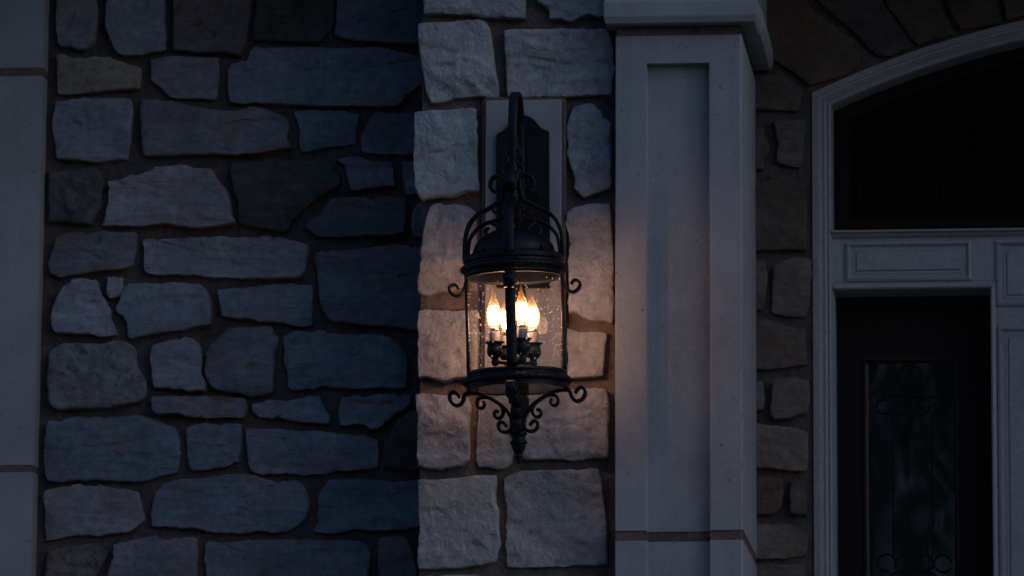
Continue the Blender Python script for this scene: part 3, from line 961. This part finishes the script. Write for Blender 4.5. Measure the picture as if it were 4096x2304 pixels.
xo0, xo1, zo = X(3331), X(3966), Z(1156)      # opening of the door
bm = bmesh.new()
prism_xz(bm, [(X(3329), zo), (xo1, zo), (xo1, zb), (x_far, zb), (x_far, Z(944)), (X(3329), Z(944))], SY, SY + 0.05)
obj('board', bm, M_PAINT, root)
# transom sill
bm = bmesh.new()
sill = [(-0.018, Z(922)), (-0.022, Z(930)), (-0.010, Z(936)), (-0.014, Z(942)), (-0.004, Z(950)), (0.0, Z(953))]
rows = [[bm.verts.new((xx, SY + dy, z)) for dy, z in [(0.07, Z(921))] + sill] for xx in (X(3330), x_far)]
for k in range(len(rows[0]) - 1):
    bm.faces.new((rows[0][k], rows[0][k + 1], rows[1][k + 1], rows[1][k]))
bmesh.ops.recalc_face_normals(bm, faces=bm.faces)
obj('transom_sill', bm, M_PAINT, root)
# bead round the door opening, with its reveal
bm = bmesh.new()
sweep(bm, [(X(3336), zo + 0.014), (xo1 + 0.011, zo + 0.014), (xo1 + 0.011, zb)],
      [(-0.006, SY - 0.001), (-0.005, SY + 0.008), (0.0, SY + 0.008), (0.001, SY - 0.006), (0.010, SY - 0.010), (0.014, SY - 0.006), (0.0155, SY + 0.13)])
obj('door_bead', bm, M_PAINT, root)
bm = bmesh.new()
box(bm, X(3330), X(3338), SY + 0.012, SY + 0.13, zb, zo)
obj('door_jamb', bm, M_PAINT, root)


def raised_panel(px0, py0, px1, py1):
    x0, x1 = X(px0, SY, py0), X(px1, SY, py0)
    z0, z1 = Z(py1, SY, (px0 + px1) / 2), Z(py0, SY, (px0 + px1) / 2)
    path = [(x0, z0), (x0, z1), (x1, z1), (x1, z0)]
    w = min(x1 - x0, z1 - z0)
    bm = bmesh.new()
    pr = [(-0.001, SY - 0.0005), (0.0, SY - 0.006), (0.006, SY - 0.009), (0.010, SY - 0.004), (0.0165, SY + 0.004), (0.020, SY - 0.002), (0.026, SY - 0.001), (0.029, SY - 0.006), (0.031, SY - 0.0065)]
    sweep(bm, path, pr, True)
    o_ = pr[-1][0]
    vs = [bm.verts.new((x, pr[-1][1], z)) for x, z in ((x0 + o_, z0 + o_), (x1 - o_, z0 + o_), (x1 - o_, z1 - o_), (x0 + o_, z1 - o_))]
    bm.faces.new(vs)
    bmesh.ops.recalc_face_normals(bm, faces=bm.faces)
    for f in bm.faces:
        if f.normal.y > 0.5:
            f.normal_flip()
    return obj('raised_panel', bm, M_PAINT, root)


raised_panel(3382, 968, 3884, 1124)
raised_panel(3983, 962, 4330, 1222)
raised_panel(3990, 1306, 4330, 2640)
# transom window: dark sash, glass, iron scrolls
TY = SY + 0.065
inner = [(x, z) for x, z in arc]
ai = [(AC.x + (AR - 0.050) * math.cos(t0 + (t1 - t0) * i / 40), AC.y + (AR - 0.050) * math.sin(t0 + (t1 - t0) * i / 40)) for i in range(41)]
ai = [p for p in ai if p[0] > X(3326)]
zs = Z(926)
bm = bmesh.new()
sweep(bm, [(X(3326), zs), (X(3326), ai[0][1])] + ai[1:] + [(x_far, zs)],
      [(0.0, TY), (0.040, TY - 0.004), (0.044, TY + 0.016), (0.048, TY + 0.020)], True)
sash = obj('transom_window', bm, M_DOOR, root)
bm = bmesh.new()
pg = [(X(3326) + 0.02, zs + 0.02), (x_far - 0.01, zs + 0.02)] + [(x, z - 0.02) for x, z in ai[::-1] if x > X(3326) + 0.02]
prism_xz(bm, pg, TY + 0.018, TY + 0.024)
obj('glass_pane', bm, M_TGLASS, sash)
bm = bmesh.new()
def spiral(cx, cz, r, turns, a0, y, dirn=1, n=26, shrink=0.45):
    return [Vector((cx + r * (1 - shrink * i / n) * math.cos(a0 + dirn * turns * 2 * PI * i / n), y, cz + r * (1 - shrink * i / n) * math.sin(a0 + dirn * turns * 2 * PI * i / n))) for i in range(n + 1)]
for k in range(5):
    px = 3490 + k * 170
    s = -1 if k % 2 else 1
    tube(bm, spiral(X(px), Z(745), 0.045, 1.2, 0.3, TY + 0.012, s), 0.002, 6)
    tube(bm, spiral(X(px + 60), Z(560 - k * 25), 0.038, 1.2, 2.3, TY + 0.012, -s), 0.002, 6)
    tube(bm, [Vector((X(px + 85), TY + 0.012, Z(870))), Vector((X(px + 85), TY + 0.012, Z(480 - k * 28)))], 0.0018, 6)
obj('scroll_grille', bm, M_CAME, sash)

# ------------------------------------------------------------------ door
DY = SY + 0.115
door = empty('front_door', P(3640, 2300, DY))
tag(door, 'nearly black wooden door with a tall glass pane and iron scrollwork', 'door')
zg = Z(1438, DY, 3640)
xg0, xg1 = X(3461, DY, 1800), X(3829, DY, 1800)
bm = bmesh.new()
prism_xz(bm, [(xo0 - 0.01, zb), (xg0, zb), (xg0, zg), (xg1, zg), (xg1, zb), (xo1 + 0.01, zb), (xo1 + 0.01, zo + 0.03), (xo0 - 0.01, zo + 0.03)], DY, DY + 0.045)
obj('door_leaf', bm, M_DOOR, door)
bm = bmesh.new()
sweep(bm, [(xg0, zb), (xg0, zg), (xg1, zg), (xg1, zb)], [(-0.004, DY - 0.0005), (-0.003, DY - 0.006), (0.001, DY - 0.008), (0.005, DY - 0.001), (0.0085, DY + 0.012)])
bmesh.ops.recalc_face_normals(bm, faces=bm.faces)
bead = obj('glazing_bead', bm, M_BEAD, door)
bm = bmesh.new()
box(bm, xg0 - 0.005, xg1 + 0.005, DY + 0.012, DY + 0.02, zb, zg + 0.005)
pane = obj('glass_pane', bm, M_DGLASS, door)
bm = bmesh.new()
GY = DY + 0.008
def GV(px, py):
    v = P(px, py, GY)
    return Vector((v.x, GY, v.z))
def gcirc(px, py, rpx, a0=0, turns=1.0, shrink=0.0, d=1):
    v = GV(px, py)
    return spiral(v.x, v.z, rpx / 1540.0, turns, a0, GY, d, 30, shrink)
R6 = 0.0026
tube(bm, gcirc(3640, 1508, 50), R6, 6)
tube(bm, [GV(3640, 1448), GV(3640, 1570)], 0.003, 6)
tube(bm, [GV(3530, 1584), GV(3800, 1586)], R6, 6)
for px, s in ((3535, 1), (3600, -1), (3690, 1), (3760, -1)):
    tube(bm, gcirc(px, 1628, 32, 1.2, 0.85, 0.25, s), R6, 6)
for px in (3571, 3727):
    tube(bm, [GV(px, 1660), GV(px + 2, 1950), GV(px + 4, 2230)], 0.0018, 6)
for px, s in ((3545, 1), (3618, -1), (3695, 1), (3772, -1)):
    tube(bm, gcirc(px, 2252, 38, -0.6, 0.9, 0.2, s), R6, 6)
tube(bm, [GV(3560, 2300), GV(3600, 2284), GV(3650, 2276), GV(3700, 2284), GV(3745, 2300)], R6, 6)
obj('scroll_grille', bm, M_CAME, door)

# ------------------------------------------------------------------ wall lantern
AXY = -0.26
LP = P(2057, 1077, AXY)
lant = empty('wall_lantern', LP)
tag(lant, 'lit black iron wall lantern with scrollwork and four candle bulbs', 'wall lantern')
S = 1630.0
SZ = 1609.0
TILT = Matrix.Rotation(-0.0266, 4, 'Y') @ Matrix.Rotation(0.018, 4, 'X')


def zz(py):
    return (1077.0 - py) / SZ


def part(name, bm, mat, parent=lant, smooth=True, tilt=True, kind=None):
    """geometry given round the lantern's own axis"""
    if tilt:
        bmesh.ops.transform(bm, matrix=TILT, verts=bm.verts)
    me = bpy.data.meshes.new(name)
    bmesh.ops.recalc_face_normals(bm, faces=bm.faces)
    if smooth:
        for f in bm.faces:
            f.smooth = True
    bm.to_mesh(me)
    bm.free()
    me.materials.append(mat)
    o = bpy.data.objects.new(name, me)
    COL.objects.link(o)
    o.parent = parent
    if kind:
        o['kind'] = kind
    return o


def R(px):
    return px / S


# backplate on the slab
bm = bmesh.new()
BF = SL_F - 0.016
def bp(px, py):
    v = P(px, py, BF)
    return (v.x - LP.x, v.z - LP.z)
ol = [bp(1985, 1150), bp(1984, 545), bp(1988, 534), bp(1995, 530)]
for px, py in ((2012, 522), (2028, 506), (2042, 486), (2058, 470), (2076, 461), (2092, 458), (2108, 461), (2124, 469), (2140, 482), (2154, 500), (2166, 512), (2178, 518)):
    ol.append(bp(px, py))
ol += [bp(2193, 522), bp(2195, 528), bp(2199, 1150)]
prism_xz(bm, ol, BF - LP.y, SL_F - 0.0005 - LP.y)
es = [e for e in bm.edges if abs(e.verts[0].co.y - (BF - LP.y)) < 1e-5 and abs(e.verts[1].co.y - (BF - LP.y)) < 1e-5 and not all(abs(f.normal.y) > .9 for f in e.link_faces)]
bmesh.ops.bevel(bm, geom=es, offset=0.004, segments=2, affect='EDGES')
plate = part('backplate', bm, M_IRON, tilt=False, smooth=False)
for px, py in ((2155, 785),):
    bm = bmesh.new()
    bmesh.ops.create_uvsphere(bm, u_segments=12, v_segments=8, radius=0.006)
    v = P(px, py, BF)
    bmesh.ops.translate(bm, vec=(v.x - LP.x, BF - LP.y - 0.001, v.z - LP.z), verts=bm.verts)
    part('screw', bm, M_IRON, plate, tilt=False)

# crook arm from the backplate over to the lantern's head
ex, ey, ez = Vector((1, 0, 0)), Vector((0, 1, 0)), Vector((0, 0, 1))
xarm = P(2049.5, 700, AXY).x - LP.x
bY = BF - LP.y
ztop = P(2050, 357, AXY + 0.05).z - LP.z
zkn = P(2040, 700, AXY).z - LP.z
bm = bmesh.new()
flat_bar(bm, [(bY - 0.002, zkn - 0.08), (bY - 0.012, zkn - 0.02), (bY - 0.026, zkn + 0.06), (bY - 0.032, ztop - 0.10), (bY - 0.045, ztop - 0.045), (bY - 0.085, ztop - 0.010),
              (bY - 0.130, ztop - 0.003), (bY - 0.180, ztop - 0.018), (bY - 0.212, ztop - 0.055), (bY - 0.222, ztop - 0.105), (0.002, zkn + 0.06), (0.0, zkn - 0.01)],
         0.0225, 0.0085, ey, ez, ex, Vector((xarm, 0, 0)), 8)
part('arm', bm, M_IRON, tilt=False)
bm = bmesh.new()
flat_bar(bm, [(0.05, zkn + 0.095), (0.062, zkn + 0.11), (0.078, zkn + 0.105), (0.082, zkn + 0.085), (0.070, zkn + 0.06), (0.075, zkn + 0.02), (0.10, zkn - 0.01), (0.14, zkn - 0.02), (0.165, zkn + 0.005), (0.16, zkn + 0.035), (0.14, zkn + 0.04), (0.132, zkn + 0.022)],
         0.016, 0.007, ey, ez, ex, Vector((xarm, 0, 0)), 6)
part('arm_scroll', bm, M_IRON, tilt=False)
# lyre loop above the head
bm = bmesh.new()
for s in (-1, 1):
    pts = [(s * 0.010, zkn + 0.060), (s * 0.016, zkn + 0.062), (s * 0.018, zkn + 0.052), (s * 0.011, zkn + 0.042), (s * 0.011, zkn + 0.032), (s * 0.022, zkn + 0.022), (s * 0.026, zkn + 0.010), (s * 0.019, zkn - 0.002), (s * 0.006, zkn - 0.008)]
    tube(bm, [Vector((p.x + xarm, 0.0, p.y)) for p in catmull(pts, 5)], 0.0042, 8)
part('hanger_loop', bm, M_IRON, tilt=False)
# head: the knuckle that the straps spring from
bm = bmesh.new()
lathe(bm, [(0, zkn - 0.095), (0.016, zkn - 0.09), (0.017, zkn - 0.05), (0.013, zkn - 0.035), (0.017, zkn - 0.028), (0.020, zkn - 0.012), (0.018, zkn + 0.002), (0.010, zkn + 0.008), (0, zkn + 0.009)], 24)
bmesh.ops.translate(bm, vec=(xarm + 0.004, 0.0, 0), verts=bm.verts)
part('knuckle', bm, M_IRON, tilt=False)

OUTER = [(54, 765), (71, 764), (86, 750), (87, 728), (75, 708), (54, 703), (37, 712), (32, 735), (36, 766), (47, 801), (78, 821), (112, 839), (144, 856), (173, 887), (191, 932), (197, 980), (199, 1035)]
INNER = [(45, 815), (60, 808), (76, 818), (80, 835), (68, 850), (48, 852), (40, 862), (58, 877), (101, 887), (136, 904), (164, 932), (179, 963), (186, 1025)]
CURL = [(92, 887), (66, 904), (64, 928), (87, 944), (107, 933), (107, 914), (96, 907)]
EAR = [(190, 1105), (196, 1130), (207, 1160), (218, 1172), (237, 1177), (257, 1163), (263, 1145), (255, 1134), (244, 1130), (233, 1135), (227, 1146)]
FOOT = [(196, 1563), (150, 1568), (112, 1585), (68, 1615), (41, 1643), (25, 1672)]
F_OUT = [(186, 1563), (205, 1567), (213, 1577), (218, 1593), (229, 1607), (242, 1611), (259, 1604), (270, 1588), (271, 1571), (263, 1559), (252, 1557), (240, 1566), (232, 1579)]
F_C1 = [(111, 1585), (133, 1582), (153, 1586), (162, 1599), (161, 1615), (150, 1625), (138, 1622), (132, 1611), (137, 1598)]
F_C2 = [(68, 1615), (59, 1635), (60, 1654), (74, 1668), (89, 1664), (94, 1650), (87, 1639), (75, 1641)]
F_C3 = [(27, 1672), (24, 1695), (31, 1715), (48, 1724), (67, 1720), (78, 1706), (78, 1690), (67, 1683), (56, 1688), (47, 1701)]


def conv(l):
    return [(R(r), zz(y)) for r, y in l]


BW = 0.025
for q in range(4):
    ph = q * PI / 2
    er, et = Vector((math.cos(ph), math.sin(ph), 0)), Vector((-math.sin(ph), math.cos(ph), 0))
    bm = bmesh.new()
    flat_bar(bm, conv(OUTER), BW, 0.0088, er, ez, et)
    strap = part('strap', bm, M_IRON)
    bm = bmesh.new()
    flat_bar(bm, conv(INNER), BW * 0.8, 0.0078, er, ez, et)
    flat_bar(bm, conv(CURL), BW * 0.8, 0.0072, er, ez, et, taper=0.75)
    part('strap_scroll', bm, M_IRON, strap)
    bm = bmesh.new()
    flat_bar(bm, [(R(192.5), zz(1095)), (R(192.5), zz(1300)), (R(192.5), zz(1495))], BW, 0.0085, er, ez, et)
    bar = part('cage_bar', bm, M_IRON)
    bm = bmesh.new()
    flat_bar(bm, conv(EAR), BW, 0.0075, er, ez, et, taper=0.8)
    part('ear_scroll', bm, M_IRON, bar)
    bm = bmesh.new()
    flat_bar(bm, conv(FOOT), BW, 0.0085, er, ez, et)
    ft = part('foot_bracket', bm, M_IRON)
    for L_, th in ((F_OUT, 0.0088), (F_C1, 0.0072), (F_C2, 0.0078), (F_C3, 0.0082)):
        bm = bmesh.new()
        flat_bar(bm, conv(L_), BW, th, er, ez, et, taper=0.85)
        part('foot_scroll', bm, M_IRON, ft)

# dome and rings
bm = bmesh.new()
prof = [(0, zz(912))]
for i in range(1, 13):
    a = i / 12 * PI / 2
    prof.append((R(166) * math.sin(a), zz(1018) + (zz(912) - zz(1018)) * math.cos(a)))
prof += [(R(170), zz(1021)), (R(150), zz(1024)), (0, zz(1024))]
lathe(bm, prof, 64)
dome = part('dome_cap', bm, M_IRON)
for ph in (-0.75, 0.85, 2.4, -2.3):
    bm = bmesh.new()
    bmesh.ops.create_uvsphere(bm, u_segments=10, v_segments=6, radius=0.0055)
    bmesh.ops.translate(bm, vec=(R(166) * math.cos(ph), R(166) * math.sin(ph), zz(1008)), verts=bm.verts)
    part('screw', bm, M_IRON, dome)


def rope(py, r, a=0.0072, twists=46):
    bm = bmesh.new()
    seg, sub = 220, 12
    rows = []
    for i in range(seg):
        th = 2 * PI * i / seg
        row = []
        for k in range(sub):
            f = 2 * PI * k / sub
            rr = a * (1 + 0.20 * math.cos(3 * f + twists * th))
            row.append(bm.verts.new(((r + rr * math.cos(f)) * math.cos(th), (r + rr * math.cos(f)) * math.sin(th), zz(py) + rr * math.sin(f))))
        rows.append(row)
    for i in range(seg):
        A, B = rows[i], rows[(i + 1) % seg]
        for k in range(sub):
            j = (k + 1) % sub
            bm.faces.new((A[k], A[j], B[j], B[k]))
    return bm


bm = bmesh.new()
lathe(bm, [(R(150), zz(1022)), (R(188), zz(1022)), (R(203), zz(1031)), (R(206), zz(1038)), (R(205), zz(1048)), (R(199), zz(1054)), (R(201), zz(1060)), (R(199), zz(1093)), (R(203), zz(1097)), (R(203), zz(1101)), (R(199), zz(1104)), (R(196), zz(1112)), (R(183), zz(1112)), (R(180), zz(1104)), (R(178), zz(1024)), (R(150), zz(1022))], 72)
ring = part('upper_ring', bm, M_IRON, smooth=False)
part('rope_trim', rope(1077, R(204)), M_IRON, ring)
bm = bmesh.new()
lathe(bm, [(R(182), zz(1486)), (R(197), zz(1486)), (R(201), zz(1490)), (R(201), zz(1497)), (R(197), zz(1500)), (R(200), zz(1505)), (R(200), zz(1508)), (R(203), zz(1510)), (R(203), zz(1539)), (R(207), zz(1541)), (R(207), zz(1545)), (R(203), zz(1547)), (R(203), zz(1555)), (R(186), zz(1555)), (R(185), zz(1550)), (R(182), zz(1486))], 72)
ring2 = part('lower_ring', bm, M_IRON, smooth=False)
part('rope_trim', rope(1525, R(206), 0.0078), M_IRON, ring2)

# glass: the cylinder and the bottom disc, both seeded with small bubbles
bm = bmesh.new()
for r, flip in ((R(186), 0), (R(181.5), 1)):
    lathe(bm, [(r, zz(1536)), (r, zz(1085))] if flip else [(r, zz(1536)), (r, zz(1085))], 96)
gls = part('glass_cylinder', bm, M_GLASS)
bm = bmesh.new()
bmesh.ops.create_circle(bm, cap_ends=True, segments=72, radius=R(185))
bmesh.ops.translate(bm, vec=(0, 0, zz(1553)), verts=bm.verts)
g2 = bmesh.ops.extrude_face_region(bm, geom=list(bm.faces))
bmesh.ops.translate(bm, vec=(0, 0, 0.003), verts=[v for v in g2['geom'] if isinstance(v, bmesh.types.BMVert)])
bot = part('glass_floor', bm, M_GLASS, smooth=False)
bm = bmesh.new()
rs = random.Random(11)
for i in range(520):
    th = rs.uniform(0, 2 * PI)
    y = rs.gauss(1300, 105) if i % 3 else rs.uniform(1105, 1480)
    if not 1105 < y < 1485:
        continue
    r = R(187.2)
    s_ = rs.choice([0.0009, 0.0012, 0.0016, 0.0020]) * rs.uniform(.8, 1.2)
    mtx = Matrix.Translation((r * math.cos(th), r * math.sin(th), zz(y))) @ Matrix.Diagonal((s_, s_, s_ * 1.3, 1))
    bmesh.ops.create_icosphere(bm, subdivisions=1, radius=1.0, matrix=mtx)
part('glass_seeds', bm, M_SEED, gls, kind='stuff')

# finial
bm = bmesh.new()
lathe(bm, [(0, zz(1655)), (R(20), zz(1660)), (R(22), zz(1715)), (R(27), zz(1722)), (R(35), zz(1729)), (R(36), zz(1735)), (R(30), zz(1740)), (R(26), zz(1750)), (R(29), zz(1757)), (R(36), zz(1764)), (R(36), zz(1769)), (R(29), zz(1774)), (R(29), zz(1780)),
           (R(24), zz(1795)), (R(17), zz(1808)), (R(12), zz(1813)), (R(15), zz(1817)), (R(17), zz(1821)), (R(14), zz(1826)), (R(9), zz(1829)), (R(11), zz(1836)), (R(9), zz(1845)), (R(6), zz(1850)), (0, zz(1851))], 32)
part('finial', bm, M_IRON)

# candle cluster
bm = bmesh.new()
lathe(bm, [(0, zz(1500)), (0.012, zz(1498)), (0.014, zz(1470)), (0.009, zz(1460)), (0.016, zz(1450)), (0.020, zz(1438)), (0.015, zz(1425)), (0.008, zz(1418)), (0, zz(1417))], 24)
lathe(bm, [(0, zz(1551) + .004), (0.03, zz(1551) + .004), (0.028, zz(1545)), (0.010, zz(1538)), (0.007, zz(1498)), (0, zz(1498))], 24)
hub = part('candle_hub', bm, M_IRON)
CY = 1369.0
for k, (dx_, dy_) in enumerate(((36, -108), (64, 41), (-44, 101), (-82, -37))):
    a = math.atan2(dy_, dx_)
    cx, cy = R(dx_), R(dy_)
    rk = math.hypot(dx_, dy_)
    er = Vector((math.cos(a), math.sin(a), 0))
    bm = bmesh.new()
    flat_bar(bm, [(0.012, zz(1446)), (R(rk * .55), zz(1450)), (R(rk), zz(1446))], 0.009, 0.009, er, ez, Vector((-math.sin(a), math.cos(a), 0)))
    part('candle_arm', bm, M_IRON, hub)
    bm = bmesh.new()
    z0 = zz(CY)
    d = lambda v: -v / SZ
    lathe(bm, [(0, z0 + d(97)), (R(12), z0 + d(93)), (R(16), z0 + d(82)), (R(13), z0 + d(70)), (R(15), z0 + d(64)), (R(27), z0 + d(55)), (R(33), z0 + d(40)), (R(31), z0 + d(26)), (R(28), z0 + d(14)), (R(31), z0 + d(7)), (R(40), z0 + d(2)), (R(40), z0), (R(20), z0 + d(-1)), (0, z0 + d(-1))], 28)
    bmesh.ops.translate(bm, vec=(cx, cy, 0), verts=bm.verts)
    cup = part('candle_cup', bm, M_IRON)
    bm = bmesh.new()
    lathe(bm, [(R(20), z0 + d(2)), (R(20.5), z0 + d(-38)), (R(15), z0 + d(-42)), (0, z0 + d(-42))], 24)
    bmesh.ops.translate(bm, vec=(cx, cy, 0), verts=bm.verts)
    part('candle_sleeve', bm, M_SLEEVE, cup)
    # bulb: clear candle glass on a metal cap, bright filaments inside
    bm = bmesh.new()
    lathe(bm, [(R(12.5), z0 + d(-52)), (R(17), z0 + d(-62)), (R(24), z0 + d(-78)), (R(29), z0 + d(-98)), (R(29), z0 + d(-114)), (R(25), z0 + d(-134)), (R(18.5), z0 + d(-154)), (R(11.5), z0 + d(-172)), (R(6.5), z0 + d(-186)), (R(4), z0 + d(-198)), (R(3), z0 + d(-206)), (0, z0 + d(-208))], 28)
    bmesh.ops.translate(bm, vec=(cx, cy, 0), verts=bm.verts)
    bulb = part('bulb', bm, M_BULB)
    bm = bmesh.new()
    lathe(bm, [(0, z0 + d(-40)), (R(15), z0 + d(-40)), (R(15.5), z0 + d(-50)), (R(14), z0 + d(-56)), (R(5), z0 + d(-58)), (0, z0 + d(-58))], 24)
    bmesh.ops.translate(bm, vec=(cx, cy, 0), verts=bm.verts)
    part('bulb_cap', bm, M_BRASS, bulb)
    bm = bmesh.new()
    for j in range(5):
        f = 2 * PI * j / 5 + k
        p0 = Vector((cx + R(9) * math.cos(f), cy + R(8) * math.sin(f), z0 + d(-72)))
        p1 = Vector((cx + R(16.5) * math.cos(f), cy + R(16.5) * math.sin(f), z0 + d(-104)))
        p2 = Vector((cx + R(9) * math.cos(f), cy + R(9) * math.sin(f), z0 + d(-140)))
        tube(bm, [p0, p1, p2], R(7), 6)
    part('filament', bm, M_FIL, bulb)

# ------------------------------------------------------------------ trees across the lawn, seen mirrored in the glass
bm = bmesh.new()
rt = random.Random(5)
for i in range(36):
    az = math.radians((-85 + i * 3.5 if i < 30 else 92 + (i - 30) * 9) + rt.uniform(-1, 1))        # from straight out of the house; positive to the right
    dist = rt.uniform(30, 46)
    bx, by = math.sin(az) * dist, -math.cos(az) * dist - 6
    h = rt.uniform(13, 17)
    tube(bm, [Vector((bx, by, GZ)), Vector((bx + rt.uniform(-.4, .4), by, GZ + h * .5)), Vector((bx + rt.uniform(-1, 1), by, GZ + h * .95))], rt.uniform(.18, .32), 6, 0.25)
    for b_i in range(16):
        z0 = GZ + h * rt.uniform(.22, .9)
        a = rt.uniform(0, 2 * PI)
        ln = rt.uniform(1.5, 4.2)
        p0 = Vector((bx, by, z0))
        p1 = p0 + Vector((math.cos(a) * ln, math.sin(a) * ln, ln * rt.uniform(.2, .8)))
        tube(bm, [p0, (p0 + p1) / 2 + Vector((0, 0, .3)), p1], 0.07, 5, 0.3)
        for l_i in range(46):
            c = p0.lerp(p1, rt.uniform(.35, 1.1)) + Vector((rt.gauss(0, .55), rt.gauss(0, .55), rt.gauss(0, .5)))
            s_ = rt.uniform(.28, .55)
            e1 = Vector((rt.gauss(0, 1), rt.gauss(0, 1), rt.gauss(0, 1))).normalized()
            e2 = e1.orthogonal().normalized()
            bm.faces.new([bm.verts.new(c + e1 * s_), bm.verts.new(c + e2 * s_ * .6), bm.verts.new(c - e1 * s_), bm.verts.new(c - e2 * s_ * .6)])
o = obj('woodland', bm, M_LEAF)
o['kind'] = 'stuff'
